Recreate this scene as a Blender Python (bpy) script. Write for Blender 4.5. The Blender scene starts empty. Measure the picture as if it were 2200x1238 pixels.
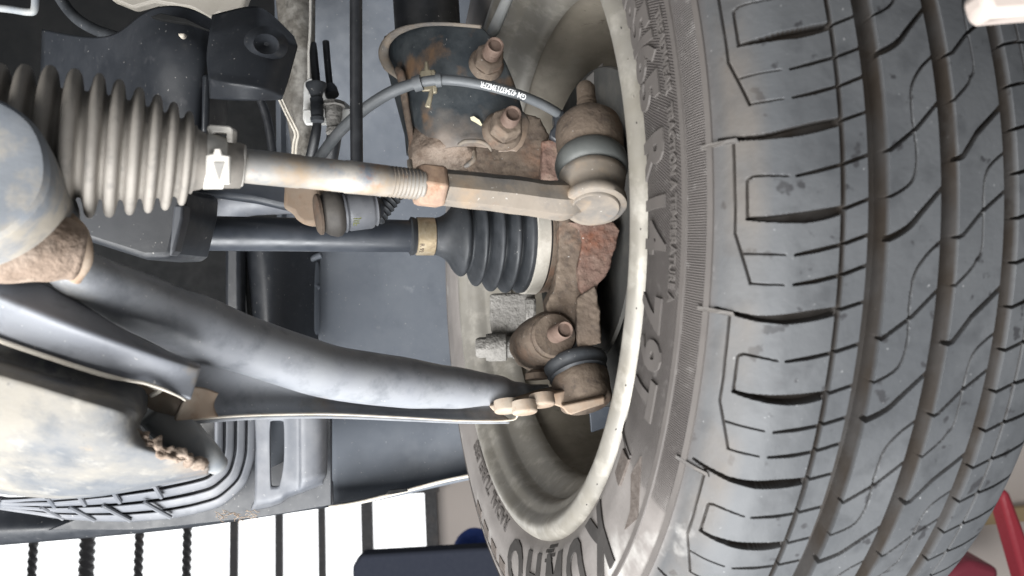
import bpy, math, random
import numpy as np
from mathutils import Vector, Matrix, noise
rnd = random.Random(7)
S = bpy.context.scene
COL = S.collection
# ------------------------------------------------------------------ camera
W_, H_, F_ = 2200., 1238., 1700.
M = np.array([[0.9625674, 0.0040482, -0.2710122], [-0.2633239, -0.2229524, -0.9385908], [-0.0642224, 0.9748209, -0.2135407]])
CAM = np.array([-0.1526335, -0.4987713, -0.1487681])
cd = bpy.data.cameras.new('camera')
cam = bpy.data.objects.new('camera', cd); COL.objects.link(cam)
mw = Matrix.Identity(4)
for i in range(3):
    for j in range(3): mw[i][j] = M[i, j]
    mw[i][3] = CAM[i]
cam.matrix_world = mw
cd.sensor_width = 36; cd.lens = 36 * F_ / W_
cd.clip_start = .01; cd.clip_end = 100
cd.dof.use_dof = True; cd.dof.focus_distance = .50; cd.dof.aperture_fstop = 14.0
S.camera = cam
# ------------------------------------------------------------------ light
w = bpy.data.worlds.new('World'); S.world = w; w.use_nodes = True
w.node_tree.nodes['Background'].inputs[0].default_value = (.93, .96, 1, 1)
w.node_tree.nodes['Background'].inputs[1].default_value = .22
S.view_settings.view_transform = 'Standard'; S.view_settings.look = 'None'
S.view_settings.exposure = -0.08
def area(name, loc, tgt, sx, sy, e, c=(1, 1, 1)):
    l = bpy.data.lights.new(name, 'AREA'); l.shape = 'RECTANGLE'; l.size = sx; l.size_y = sy; l.energy = e; l.color = c
    o = bpy.data.objects.new(name, l); COL.objects.link(o); o.location = loc
    o.rotation_euler = (Vector(tgt) - Vector(loc)).to_track_quat('-Z', 'Y').to_euler()
area('bay_door_light', (-2.2, -1.25, -1.05), (-.1, 0, -.05), 1.9, 1.3, 104, (1, .985, .96))
area('floor_bounce_light', (-.55, -.50, -1.30), (-.3, 0, 0), 1.2, 1.2, 88, (.98, .99, 1))  # added lamp, stands in for light bounced up off the floor
# ------------------------------------------------------------------ helpers
def P(x, y, d):
    c = np.array([(x - W_ / 2) / F_ * d, -(y - H_ / 2) / F_ * d, -d])
    return Vector(M @ c + CAM)
def R(px, d): return px * d / F_
AX, AY, AZ = Vector((1, 0, 0)), Vector((0, 1, 0)), Vector((0, 0, 1))
ORG = {}
def thing(name, label, cat, loc, group=None):
    o = bpy.data.objects.new(name, None); COL.objects.link(o); o.location = loc; o.empty_display_size = .02
    o['label'] = label; o['category'] = cat
    if group: o['group'] = group
    ORG[o.name] = Vector(loc); return o
def obj(name, vs, fs, mat, parent=None, smooth=True, ang=None):
    if parent is not None: org = ORG[parent.name]
    else:
        org = sum((Vector(v) for v in vs), Vector()) / len(vs)
    me = bpy.data.meshes.new(name)
    me.from_pydata([tuple(Vector(v) - org) for v in vs], [], fs)
    me.materials.append(mat)
    me.polygons.foreach_set('use_smooth', [smooth] * len(me.polygons))
    if ang is not None: me.set_sharp_from_angle(angle=math.radians(ang))
    o = bpy.data.objects.new(name, me); COL.objects.link(o)
    if parent is not None: o.parent = parent
    else: o.location = org
    ORG[o.name] = org
    return o
def tag(o, label, cat, group=None, kind=None):
    if label: o['label'] = label; o['category'] = cat
    if group: o['group'] = group
    if kind: o['kind'] = kind
    return o
def bev(o, wd, seg=2, ang=35):
    m = o.modifiers.new('bevel', 'BEVEL'); m.width = wd; m.segments = seg; m.limit_method = 'ANGLE'; m.angle_limit = math.radians(ang); return o
class G:
    def __init__(s): s.v = []; s.f = []
    def add(s, vs, fs):
        n = len(s.v); s.v += [Vector(v) for v in vs]; s.f += [tuple(i + n for i in f) for f in fs]; return s
    def rings(s, rings, closed=True, caps=(True, True)):
        n = len(rings[0]); vs = [p for r in rings for p in r]; fs = []
        for i in range(len(rings) - 1):
            for j in range(n if closed else n - 1):
                k = (j + 1) % n
                fs.append((i * n + j, i * n + k, (i + 1) * n + k, (i + 1) * n + j))
        if closed and caps[0]: fs.append(tuple(range(n))[::-1])
        if closed and caps[1]: fs.append(tuple((len(rings) - 1) * n + j for j in range(n)))
        return s.add(vs, fs)
    def lathe(s, A, B, prof, n=48, rot=0., caps=(True, True), ry=1., amp=0., fr=60.):
        A = Vector(A); B = Vector(B); ax = (B - A); L = ax.length; ax /= L
        u = ax.cross(AZ if abs(ax.z) < .9 else AY).normalized(); v = ax.cross(u)
        rs = []
        for t, r in prof:
            c = A + ax * (t * L); ring = []
            for k in range(n):
                a = 2 * math.pi * k / n + rot
                dv = u * math.cos(a) + v * math.sin(a) * ry
                rr = r
                if amp: rr += amp * noise.noise((c + dv * r) * fr)
                ring.append(c + dv * rr)
            rs.append(ring)
        return s.rings(rs, True, caps)
    def tube(s, pts, rad, n=16, sub=6, ry=1., caps=(True, True), rot=0., amp=0, fr=60.):
        pts = [Vector(p) for p in pts]
        if not hasattr(rad, '__len__'): rad = [rad] * len(pts)
        pp, rr = [], []
        for i in range(len(pts) - 1):
            p0, p1, p2, p3 = pts[max(i - 1, 0)], pts[i], pts[i + 1], pts[min(i + 2, len(pts) - 1)]
            for k in range(sub):
                t = k / sub
                pp.append(.5 * ((2 * p1) + (p2 - p0) * t + (2 * p0 - 5 * p1 + 4 * p2 - p3) * t * t + (3 * p1 - p0 - 3 * p2 + p3) * t ** 3))
                tt = t * t * (3 - 2 * t); rr.append(rad[i] * (1 - tt) + rad[i + 1] * tt)
        pp.append(pts[-1]); rr.append(rad[-1])
        rs = []; u = None
        for i, p in enumerate(pp):
            t = (pp[min(i + 1, len(pp) - 1)] - pp[max(i - 1, 0)]).normalized()
            if u is None: u = t.cross(AZ if abs(t.z) < .9 else AY).normalized()
            u = (u - t * u.dot(t)).normalized(); v = t.cross(u)
            ring = []
            for k in range(n):
                a = 2 * math.pi * k / n + rot
                dv = u * math.cos(a) * ry + v * math.sin(a)
                q = p + dv * rr[i]
                if amp: q += dv * amp * noise.noise(q * fr)
                ring.append(q)
            rs.append(ring)
        return s.rings(rs, True, caps)
    def prism(s, pts, ext):
        n = len(pts); pts = [Vector(p) for p in pts]
        ext = ext if isinstance(ext, (list, tuple)) else [ext] * n
        vs = pts + [p + e for p, e in zip(pts, ext)]
        fs = [tuple(range(n)), tuple(range(2 * n - 1, n - 1, -1))]
        for i in range(n): fs.append((i, i + n, (i + 1) % n + n, (i + 1) % n))
        return s.add(vs, fs)
    def box(s, c, hx, hy, hz):
        c = Vector(c)
        return s.prism([c - hx - hy - hz, c + hx - hy - hz, c + hx + hy - hz, c - hx + hy - hz], hz * 2)
    def build(s, name, mat, parent=None, smooth=True, ang=38): return obj(name, s.v, s.f, mat, parent, smooth, ang)
def fixn(o):
    import bmesh
    bm = bmesh.new(); bm.from_mesh(o.data); bmesh.ops.recalc_face_normals(bm, faces=bm.faces); bm.to_mesh(o.data); bm.free(); return o
VIEW = Vector(M[:, 2])  # towards the camera
def PP(pts, d=None): return [P(p[0], p[1], p[2] if len(p) > 2 else d) for p in pts]
def plate(name, pts, d, th, mat, parent=None, bw=.0015, ext=None, seg=2):
    e = ext if ext is not None else -VIEW * th
    o = G().prism(PP(pts, d), e).build(name, mat, parent, True, 30); fixn(o)
    if bw: bev(o, bw, seg)
    return o
def sheet(name, rows, mat, parent=None, th=.002, sub=3, hole=(), cr=(), cc=()):
    nr, nc = len(rows), len(rows[0])
    vs = [P(*p) for r in rows for p in r]; fs = []
    for i in range(nr - 1):
        for j in range(nc - 1):
            if (i, j) in hole: continue
            f = (i * nc + j, i * nc + j + 1, (i + 1) * nc + j + 1, (i + 1) * nc + j)
            fs.append(f)
    a, b, c = vs[fs[0][0]], vs[fs[0][1]], vs[fs[0][2]]
    tot = 0
    for f in fs:
        a, b, c = vs[f[0]], vs[f[1]], vs[f[2]]
        tot += (b - a).cross(c - a).dot(Vector(CAM) - a)
    if tot < 0: fs = [f[::-1] for f in fs]
    o = obj(name, vs, fs, mat, parent)
    if cr or cc:
        at = o.data.attributes.new('crease_edge', 'FLOAT', 'EDGE')
        for e in o.data.edges:
            a, b = e.vertices; ra, rb, ca, cb = a // nc, b // nc, a % nc, b % nc
            if ra == rb and ra in cr: at.data[e.index].value = cr[ra] if isinstance(cr, dict) else .75
            if ca == cb and ca in cc: at.data[e.index].value = .75
    if sub:
        m = o.modifiers.new('sub', 'SUBSURF'); m.levels = sub; m.render_levels = sub
        m.boundary_smooth = 'PRESERVE_CORNERS'
    m = o.modifiers.new('solid', 'SOLIDIFY'); m.thickness = th; m.offset = -1
    return o
def text_mesh(body, size, offset=0., extrude=0., res=3, cut=0.):
    c = bpy.data.curves.new('lettering', 'FONT'); c.body = body; c.size = size; c.offset = offset; c.extrude = extrude; c.resolution_u = res
    t = bpy.data.objects.new('lettering_source', c); COL.objects.link(t)
    bpy.context.view_layer.update()
    me = bpy.data.meshes.new_from_object(t.evaluated_get(bpy.context.evaluated_depsgraph_get()))
    bpy.data.objects.remove(t); bpy.data.curves.remove(c)
    if cut:
        import bmesh
        bm = bmesh.new(); bm.from_mesh(me)
        bmesh.ops.remove_doubles(bm, verts=bm.verts, dist=1e-6)
        for k in range(-2, 22):
            bmesh.ops.bisect_plane(bm, geom=bm.verts[:] + bm.edges[:] + bm.faces[:], plane_co=(0, k * cut, 0), plane_no=(0, 1, 0))
        bm.to_mesh(me); bm.free()
    vs = [v.co.copy() for v in me.vertices]; fs = [tuple(p.vertices) for p in me.polygons]
    bpy.data.meshes.remove(me); return vs, fs
# ------------------------------------------------------------------ materials
def mat(name, base, rough=.6, metal=0., layers=(), bump=(), spec=.5, grad=None):
    """layers: (colour, scale, low, high, amount[, detail]); bump: (scale, strength, distance)"""
    m = bpy.data.materials.new(name); m.use_nodes = True; nt = m.node_tree; N = nt.nodes; Lk = nt.links
    b = N['Principled BSDF']; b.inputs['Roughness'].default_value = rough; b.inputs['Metallic'].default_value = metal
    b.inputs['Specular IOR Level'].default_value = spec
    tc = N.new('ShaderNodeTexCoord')
    col = N.new('ShaderNodeRGB'); col.outputs[0].default_value = (*base, 1); cur = col.outputs[0]
    for k, l in enumerate(layers):
        no = N.new('ShaderNodeTexNoise'); no.inputs['Scale'].default_value = l[1]; no.inputs['Detail'].default_value = l[5] if len(l) > 5 else 8
        no.inputs['Roughness'].default_value = .62
        mp = N.new('ShaderNodeMapping'); mp.inputs['Location'].default_value = (k * 3.7 + len(name), k * 1.3, k * 2.1)
        if len(l) > 6: mp.inputs['Scale'].default_value = l[6]
        Lk.new(tc.outputs['Object'], mp.inputs[0]); Lk.new(mp.outputs[0], no.inputs[0])
        mr = N.new('ShaderNodeMapRange'); mr.inputs[1].default_value = l[2]; mr.inputs[2].default_value = l[3]; mr.inputs[4].default_value = l[4]
        Lk.new(no.outputs[0], mr.inputs[0])
        mx = N.new('ShaderNodeMix'); mx.data_type = 'RGBA'; mx.inputs['B'].default_value = (*l[0], 1)
        Lk.new(mr.outputs[0], mx.inputs['Factor']); Lk.new(cur, mx.inputs['A']); cur = mx.outputs['Result']
    if grad:
        # settled dirt: colour, axis, low, high, noise scale, noise amount
        sx = N.new('ShaderNodeSeparateXYZ'); Lk.new(tc.outputs['Object'], sx.inputs[0])
        no = N.new('ShaderNodeTexNoise'); no.inputs['Scale'].default_value = grad[4]; no.inputs['Detail'].default_value = 8; Lk.new(tc.outputs['Object'], no.inputs[0])
        ma = N.new('ShaderNodeMath'); ma.operation = 'MULTIPLY_ADD'; Lk.new(no.outputs[0], ma.inputs[0]); ma.inputs[1].default_value = grad[5]; Lk.new(sx.outputs[grad[1]], ma.inputs[2])
        mr = N.new('ShaderNodeMapRange'); mr.inputs[1].default_value = grad[2] + grad[5] * .5; mr.inputs[2].default_value = grad[3] + grad[5] * .5; Lk.new(ma.outputs[0], mr.inputs[0])
        mx = N.new('ShaderNodeMix'); mx.data_type = 'RGBA'; mx.inputs['B'].default_value = (*grad[0], 1)
        Lk.new(mr.outputs[0], mx.inputs['Factor']); Lk.new(cur, mx.inputs['A']); cur = mx.outputs['Result']
    Lk.new(cur, b.inputs['Base Color'])
    rn = N.new('ShaderNodeTexNoise'); rn.inputs['Scale'].default_value = 90; rn.inputs['Detail'].default_value = 5
    Lk.new(tc.outputs['Object'], rn.inputs[0])
    rr = N.new('ShaderNodeMapRange'); rr.inputs[1].default_value = .3; rr.inputs[2].default_value = .7; rr.inputs[3].default_value = rough - .1; rr.inputs[4].default_value = min(rough + .12, 1)
    Lk.new(rn.outputs[0], rr.inputs[0]); Lk.new(rr.outputs[0], b.inputs['Roughness'])
    prev = None
    for sc, st, di in bump:
        no = N.new('ShaderNodeTexNoise'); no.inputs['Scale'].default_value = sc; no.inputs['Detail'].default_value = 6
        Lk.new(tc.outputs['Object'], no.inputs[0])
        bp = N.new('ShaderNodeBump'); bp.inputs['Strength'].default_value = st; bp.inputs['Distance'].default_value = di
        Lk.new(no.outputs[0], bp.inputs['Height'])
        if prev: Lk.new(prev, bp.inputs['Normal'])
        prev = bp.outputs[0]
    if prev: Lk.new(prev, b.inputs['Normal'])
    return m
SPECK = ((.5, .48, .45), 420, .71, .76, .6, 2)
DUST = (.36, .34, .31)
m_rust = mat('rusty_cast_iron', (.118, .09, .07), .85, 0, [((.165, .13, .10), 45, .4, .65, .9), ((.17, .095, .062), 30, .54, .7, .8), ((.07, .055, .046), 160, .5, .68, .8), SPECK], [(170, .6, .0016), (600, .5, .0006)], .3)
m_mud = mat('caked_mud', (.21, .16, .125), .95, 0, [((.28, .23, .19), 50, .4, .65, .9), ((.11, .08, .06), 120, .5, .68, .8)], [(120, .9, .003), (420, .7, .0012)], .2)
m_sand = mat('sandy_rusted_steel', (.27, .21, .16), .8, 0, [((.26, .17, .11), 60, .45, .7, .8), ((.33, .29, .24), 35, .5, .7, .8), ((.2, .11, .06), 200, .6, .75, .6)], [(260, .35, .0008)], .3)
m_redrust = mat('red_rust', (.128, .082, .066), .9, 0, [((.175, .125, .10), 120, .45, .65, .8), ((.15, .06, .035), 60, .5, .7, .8), ((.25, .19, .14), 40, .55, .75, .7), SPECK], [(220, .8, .0018), (800, .6, .0006)], .2)
m_rod = mat('rusted_zinc_rod', (.24, .235, .225), .55, .2, [((.36, .33, .29), 26, .42, .58, .9), ((.12, .15, .19), 38, .52, .64, .85), ((.33, .145, .065), 52, .55, .65, .85), ((.34, .25, .16), 30, .53, .66, .75)], [(300, .2, .0004)], .4)
m_tieend = mat('dusty_forged_steel', (.20, .172, .142), .75, .1, [((.115, .11, .105), 30, .45, .60, .9), ((.27, .20, .135), 40, .55, .7, .7), ((.2, .14, .1), 150, .6, .72, .7), SPECK], [(260, .3, .0006)], .35)
m_boltr = mat('brown_bolt', (.13, .09, .072), .8, .1, [((.18, .13, .105), 120, .45, .65, .8), ((.1, .06, .045), 200, .55, .7, .7)], [(500, .4, .0005)], .3)
m_nut = mat('copper_rust_nut', (.26, .18, .135), .75, .1, [((.42, .29, .2), 90, .45, .65, .8), ((.2, .1, .06), 120, .55, .7, .7)], [(400, .4, .0006)], .3)
m_arm = mat('worn_black_paint_steel', (.215, .225, .245), .45, 0, [((.25, .17, .10), 15, .60, .70, .7), ((.04, .045, .052), 11, .58, .70, .7), ((.30, .31, .32), 16, .42, .72, .8), ((.30, .27, .22), 22, .62, .75, .7), ((.09, .10, .115), 70, .5, .7, .6), SPECK], [(90, .12, .001), (600, .12, .0003)], .6, ((.33, .325, .295), 0, -.06, -.15, 14, .12))
m_wing = mat('arm_wing_paint', (.165, .174, .195), .5, 0, [((.19, .20, .215), 16, .42, .72, .8), ((.07, .078, .09), 50, .5, .7, .7), ((.26, .22, .17), 30, .66, .74, .5), SPECK], [(90, .12, .001), (600, .15, .0004)], .5)
m_armgrey = mat('dusty_grey_steel', (.24, .25, .255), .55, 0, [((.34, .33, .30), 20, .42, .65, .9), ((.14, .16, .185), 26, .5, .68, .8), ((.38, .25, .13), 30, .64, .74, .7)], [(90, .2, .001)], .5)
m_frame = mat('subframe_steel', (.12, .126, .135), .8, 0, [((.21, .195, .168), 13, .46, .62, .9), ((.075, .085, .10), 30, .48, .64, .75), ((.40, .27, .13), 17, .60, .70, .7), ((.30, .285, .255), 90, .55, .7, .5), ((.06, .06, .062), 150, .64, .72, .5)], [(60, .25, .0015), (300, .3, .0008)], .2, ((.26, .19, .13), 0, .030, .062, 60, .04))
m_cream = mat('cream_edge', (.55, .51, .44), .7, 0, [((.35, .28, .2), 60, .5, .7, .7)], [(200, .3, .0005)])
m_bracket = mat('strut_black_paint', (.022, .028, .033), .48, 0, [((.055, .062, .066), 34, .42, .62, .9), ((.15, .09, .05), 26, .53, .65, .85), SPECK], [(110, .45, .0012), (600, .15, .0003)], .5, ((.20, .155, .12), 2, .026, .0, 45, .05))
m_black = mat('black_satin', (.011, .012, .014), .42, 0, [((.03, .031, .034), 60, .45, .75, .8), SPECK], [(300, .1, .0004)], .5)
m_dark = mat('engine_bay_dark', (.006, .0065, .007), .8, 0, [((.011, .011, .011), 20, .4, .7, .8)], (), .2)  # near-black colour stands in for the deep shade of the bay
m_plastic = mat('black_plastic', (.02, .0225, .027), .40, 0, [((.034, .037, .043), 14, .46, .7, .8), ((.07, .07, .075), 120, .6, .75, .5), SPECK], [(80, .12, .001), (900, .12, .0002)], .5)
m_duct = mat('grey_weathered_plastic', (.10, .107, .122), .5, 0, [((.17, .172, .18), 20, .42, .68, .8), ((.085, .09, .10), 60, .55, .7, .6), SPECK], [(90, .12, .0008)], .5)
m_liner = mat('grey_liner_plastic', (.085, .096, .114), .62, 0, [((.115, .126, .142), 9, .4, .68, .9), ((.065, .074, .09), 26, .5, .7, .6), ((.20, .21, .225), 46, .67, .77, .6), SPECK], [(60, .1, .001), (700, .1, .0002)], .4)
m_rubber = mat('black_boot_rubber', (.026, .029, .033), .5, 0, [((.05, .054, .06), 50, .42, .65, .9), ((.13, .125, .12), 130, .66, .78, .6), SPECK], [(200, .1, .0004)], .45)
m_torus = mat('grey_boot_rubber', (.075, .08, .078), .5, 0, [((.11, .115, .11), 40, .42, .65, .9)], [(400, .1, .0003)], .4)
m_bellow = mat('dusty_bellows_rubber', (.25, .23, .205), .72, 0, [((.31, .285, .255), 40, .42, .65, .9), ((.16, .15, .14), 110, .55, .7, .7)], [(300, .15, .0005)], .3)
m_clampw = mat('pale_clamp', (.52, .50, .46), .6, .1, [((.36, .33, .29), 80, .48, .7, .8)], [(300, .2, .0004)])
m_brass = mat('brass_clamp', (.40, .32, .21), .45, .55, [((.52, .45, .34), 120, .45, .65, .8), ((.2, .15, .1), 160, .58, .72, .7)], [(400, .3, .0004)])
m_silver = mat('zinc_clamp', (.55, .52, .46), .5, .35, [((.40, .37, .32), 90, .5, .7, .7), ((.66, .63, .57), 240, .5, .7, .6)], [(500, .2, .0003)])
m_shaft = mat('driveshaft_paint', (.028, .033, .042), .4, 0, [((.055, .062, .075), 30, .42, .7, .9), ((.15, .15, .16), 120, .66, .76, .6)], [(300, .1, .0004)], .6)
m_cal = mat('grey_cast_caliper', (.165, .158, .147), .85, .1, [((.23, .22, .205), 60, .42, .65, .9), ((.13, .125, .115), 120, .52, .7, .7)], [(260, .9, .0024), (700, .6, .001)], .3)
m_hose = mat('grey_cable_rubber', (.10, .108, .115), .5, 0, [((.15, .155, .16), 60, .45, .7, .8)], [(300, .08, .0003)], .5)
m_white = mat('white_bracket', (.62, .62, .60), .55, 0, [((.48, .46, .42), 50, .5, .7, .7)], ())
m_rail = mat('sealed_chassis_rail', (.13, .12, .105), .9, 0, [((.24, .23, .21), 40, .44, .62, .9), ((.05, .045, .04), 90, .52, .7, .9)], [(120, .8, .002)], .2)
m_body = mat('champagne_paint', (.44, .41, .36), .4, 0, [((.36, .33, .28), 20, .5, .7, .6)], (), .5)
m_gold = mat('passivated_clip', (.30, .265, .19), .5, .4, [((.18, .15, .11), 120, .5, .7, .8)], [(400, .2, .0004)])
m_print = mat('white_print', (.75, .76, .76), .6)
m_yellow = mat('yellow_paint_mark', (.66, .60, .42), .6, 0, [((.4, .35, .22), 300, .55, .7, .6)])
m_green = mat('green_print', (.28, .30, .10), .6)
m_barrel = mat('dirty_barrel', (.25, .225, .185), .6, .05, [((.17, .15, .12), 16, .42, .62, .9), ((.31, .285, .24), 30, .52, .7, .7), ((.10, .08, .06), 105, .66, .72, .85, 3), ((.13, .11, .085), 26, .58, .72, .7)], [(120, .12, .0006)], .4)
m_rim = mat('painted_steel_rim', (.225, .213, .19), .42, .2, [((.185, .17, .14), 22, .46, .68, .8), ((.38, .36, .32), 70, .5, .7, .7), ((.11, .09, .07), 60, .62, .72, .6, 8), ((.16, .14, .115), 380, .69, .74, .4, 2)], [(120, .12, .0006)], .5)
m_notch = mat('dark_notch', (.04, .037, .034), .8)
m_rotor = mat('dark_brake_plate', (.05, .05, .048), .7, 0, [((.09, .085, .075), 40, .45, .7, .8), ((.12, .1, .08), 120, .62, .75, .5)], [(200, .3, .0006)], .3)
m_shieldb = mat('blue_grey_shield', (.055, .066, .085), .55, 0, [((.09, .1, .115), 50, .45, .7, .8), SPECK], [(200, .2, .0006)], .4)
m_wall = mat('beige_wall', (.62, .55, .50), .85, 0, [((.56, .50, .46), 2, .4, .7, .6)])
m_red = mat('red_paint', (.30, .025, .04), .6, 0, [((.30, .02, .03), 6, .5, .7, .6)])
m_navy = mat('dark_navy_paint', (.03, .034, .048), .88, 0, (), (), .15)
m_blue = mat('blue_cloth', (.03, .07, .30), .8, 0, [((.06, .11, .4), 30, .45, .7, .6)], [(60, .5, .01)])
m_bar = mat('black_iron', (.035, .034, .036), .6, 0, [((.08, .06, .05), 12, .55, .75, .6)])
m_trim = mat('tan_trim', (.42, .31, .17), .7)
def emis(name, c, s):
    m = bpy.data.materials.new(name); m.use_nodes = True; nt = m.node_tree
    b = nt.nodes['Principled BSDF']; b.inputs['Base Color'].default_value = (.8, .8, .8, 1)
    b.inputs['Emission Color'].default_value = (*c, 1); b.inputs['Emission Strength'].default_value = s; return m
m_day = emis('daylit_window', (.97, .99, 1), 1.6)

# tyre material: UV = (profile length in m, angle*r in m); attribute "groove" marks grooves: dirt, darkened to stand in for shade
def tyre_mat():
    m = bpy.data.materials.new('tyre_rubber'); m.use_nodes = True; nt = m.node_tree; N = nt.nodes; L = nt.links
    b = N['Principled BSDF']; b.inputs['Roughness'].default_value = .6; b.inputs['Specular IOR Level'].default_value = .4
    tc = N.new('ShaderNodeTexCoord'); sep = N.new('ShaderNodeSeparateXYZ'); L.new(tc.outputs['UV'], sep.inputs[0])
    def nz(scale, detail=6):
        n = N.new('ShaderNodeTexNoise'); n.inputs['Scale'].default_value = scale; n.inputs['Detail'].default_value = detail; L.new(tc.outputs['Object'], n.inputs[0]); return n.outputs[0]
    def mr(s, a, bb, c=0., d=1.):
        n = N.new('ShaderNodeMapRange'); n.inputs[1].default_value = a; n.inputs[2].default_value = bb; n.inputs[3].default_value = c; n.inputs[4].default_value = d; L.new(s, n.inputs[0]); return n.outputs[0]
    def mix(f, a, col):
        n = N.new('ShaderNodeMix'); n.data_type = 'RGBA'; L.new(f, n.inputs['Factor']); n.inputs['B'].default_value = (*col, 1)
        if isinstance(a, tuple): n.inputs['A'].default_value = (*a, 1)
        else: L.new(a, n.inputs['A'])
        return n.outputs['Result']
    def mul(a, bb):
        n = N.new('ShaderNodeMath'); n.operation = 'MULTIPLY'; L.new(a, n.inputs[0])
        if isinstance(bb, float): n.inputs[1].default_value = bb
        else: L.new(bb, n.inputs[1])
        return n.outputs[0]
    u = sep.outputs[0]
    side = mr(u, .066, .060)            # 1 on the sidewall
    c = mix(mr(nz(18), .35, .7), (.050, .053, .057), (.080, .083, .087))
    c = mix(mr(nz(75), .52, .70, 0, .7), c, (.036, .038, .041))
    c = mix(mr(nz(110, 3), .645, .69, 0, .9), c, (.022, .022, .024))
    c = mix(mr(nz(420, 2), .73, .77, 0, .35), c, (.4, .4, .4))
    sh = mul(mr(u, .062, .07), mr(u, .085, .078))
    c = mix(mul(sh, mr(nz(30), .4, .6, .15, .65)), c, (.10, .087, .075))
    sc = mix(mr(nz(25), .35, .7), (.062, .055, .052), (.085, .076, .071))
    low = mul(mr(sep.outputs[1], -.165, -.20), mr(nz(30), .3, .6, .6, 1.))
    sc = mix(low, sc, (.19, .175, .165))
    sc = mix(mr(nz(200), .6, .72, 0, .4), sc, (.2, .19, .18))
    n = N.new('ShaderNodeMix'); n.data_type = 'RGBA'; L.new(side, n.inputs['Factor']); L.new(c, n.inputs['A']); L.new(sc, n.inputs['B']); c = n.outputs['Result']
    # chalky scrapes where the shoulder has rubbed, low on the wheel
    ck = mul(mul(mr(sep.outputs[1], -.178, -.186), mr(u, .030, .036)), mul(mr(u, .078, .070), mr(nz(26, 9), .56, .66, 0, .75)))
    c = mix(ck, c, (.42, .41, .39))
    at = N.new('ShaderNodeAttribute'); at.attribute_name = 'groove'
    c = mix(mul(at.outputs['Fac'], mr(nz(40), .35, .6, .7, 1.)), c, (.021, .016, .012))  # brown groove dirt, made darker to imitate shade down in the grooves
    L.new(c, b.inputs['Base Color'])
    # sidewall hatching
    def wave(ku, kv):
        a = mul(u, ku); d = mul(sep.outputs[1], kv)
        s = N.new('ShaderNodeMath'); s.operation = 'ADD'; L.new(a, s.inputs[0]); L.new(d, s.inputs[1])
        q = N.new('ShaderNodeMath'); q.operation = 'SINE'; L.new(s.outputs[0], q.inputs[0]); return q.outputs[0]
    h1 = mul(wave(3000., 4200.), mul(mr(u, .006, .008), mr(u, .0465, .0455)))
    h2 = mul(wave(0., 6200.), mul(mr(u, .049, .0495), mr(u, .0595, .059)))
    ad = N.new('ShaderNodeMath'); ad.operation = 'ADD'; L.new(h1, ad.inputs[0]); L.new(h2, ad.inputs[1])
    lim = mul(ad.outputs[0], mr(sep.outputs[1], -.190, -.187))
    b1 = N.new('ShaderNodeBump'); b1.inputs['Strength'].default_value = .8; b1.inputs['Distance'].default_value = .00045; L.new(lim, b1.inputs['Height'])
    b2 = N.new('ShaderNodeBump'); b2.inputs['Strength'].default_value = .25; b2.inputs['Distance'].default_value = .0006; L.new(nz(350), b2.inputs['Height']); L.new(b1.outputs[0], b2.inputs['Normal'])
    L.new(b2.outputs[0], b.inputs['Normal'])
    return m
m_tyre = tyre_mat()
m_shoulder = mat('shoulder_rubber', (.075, .07, .067), .65, 0, [((.095, .085, .075), 60, .45, .65, .8)])
m_dletter = mat('smooth_dark_lettering', (.04, .037, .035), .75, 0, [((.06, .055, .052), 60, .5, .7, .7)], (), .2)
m_letter = mat('raised_rubber', (.084, .076, .071), .55, 0, [((.073, .066, .062), 60, .45, .65, .8)], [(500, .15, .0003)], .35)

# ================================================================== wheel
PROF = np.array([(.002, .197), (-.003, .205), (-.006, .220), (-.006, .238), (-.003, .252), (.003, .263), (.010, .271), (.018, .2765), (.030, .280), (.050, .283), (.081, .285), (.112, .283), (.132, .280), (.144, .2765)])
tail = np.array([(.152, .271), (.159, .263), (.165, .252), (.168, .238), (.168, .22), (.165, .205), (.160, .197)])
PL = np.r_[0, np.cumsum(np.hypot(*np.diff(PROF, axis=0).T))]
def profile_smooth():
    # piecewise-linear base profile used for the layout, rounded by a small moving average
    full = np.vstack([PROF, tail]); L = np.r_[0, np.cumsum(np.hypot(*np.diff(full, axis=0).T))]
    uu = np.linspace(0, L[-1], 1600); X = np.interp(uu, L, full[:, 0]); Rr = np.interp(uu, L, full[:, 1])
    k = 61; pad = k // 2; ker = np.hanning(k + 2)[1:-1]; ker /= ker.sum()
    sm = lambda a: np.convolve(np.r_[2 * a[0] - a[pad:0:-1], a, 2 * a[-1] - a[-2:-pad - 2:-1]], ker, 'valid')
    return uu, sm(X), sm(Rr)
UU, UX, UR = profile_smooth()
def surf(u, phi, off=0.):
    """u in metres along the profile, phi in degrees; off = outward offset"""
    x = np.interp(u, UU, UX); r = np.interp(u, UU, UR)
    e = .0006; tx = np.interp(u + e, UU, UX) - np.interp(u - e, UU, UX); tr = np.interp(u + e, UU, UR) - np.interp(u - e, UU, UR)
    l = np.hypot(tx, tr); nx, nr = -tr / l, tx / l
    x = x + nx * off; r = r + nr * off; a = np.radians(phi)
    return np.stack(np.broadcast_arrays(x, -r * np.cos(a), r * np.sin(a)), -1)
wheel = thing('wheel', 'big grey tyre on a beige painted rim filling the right of the picture', 'wheel', (.08, 0, -.285))
PER = 360 / 26.
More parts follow.
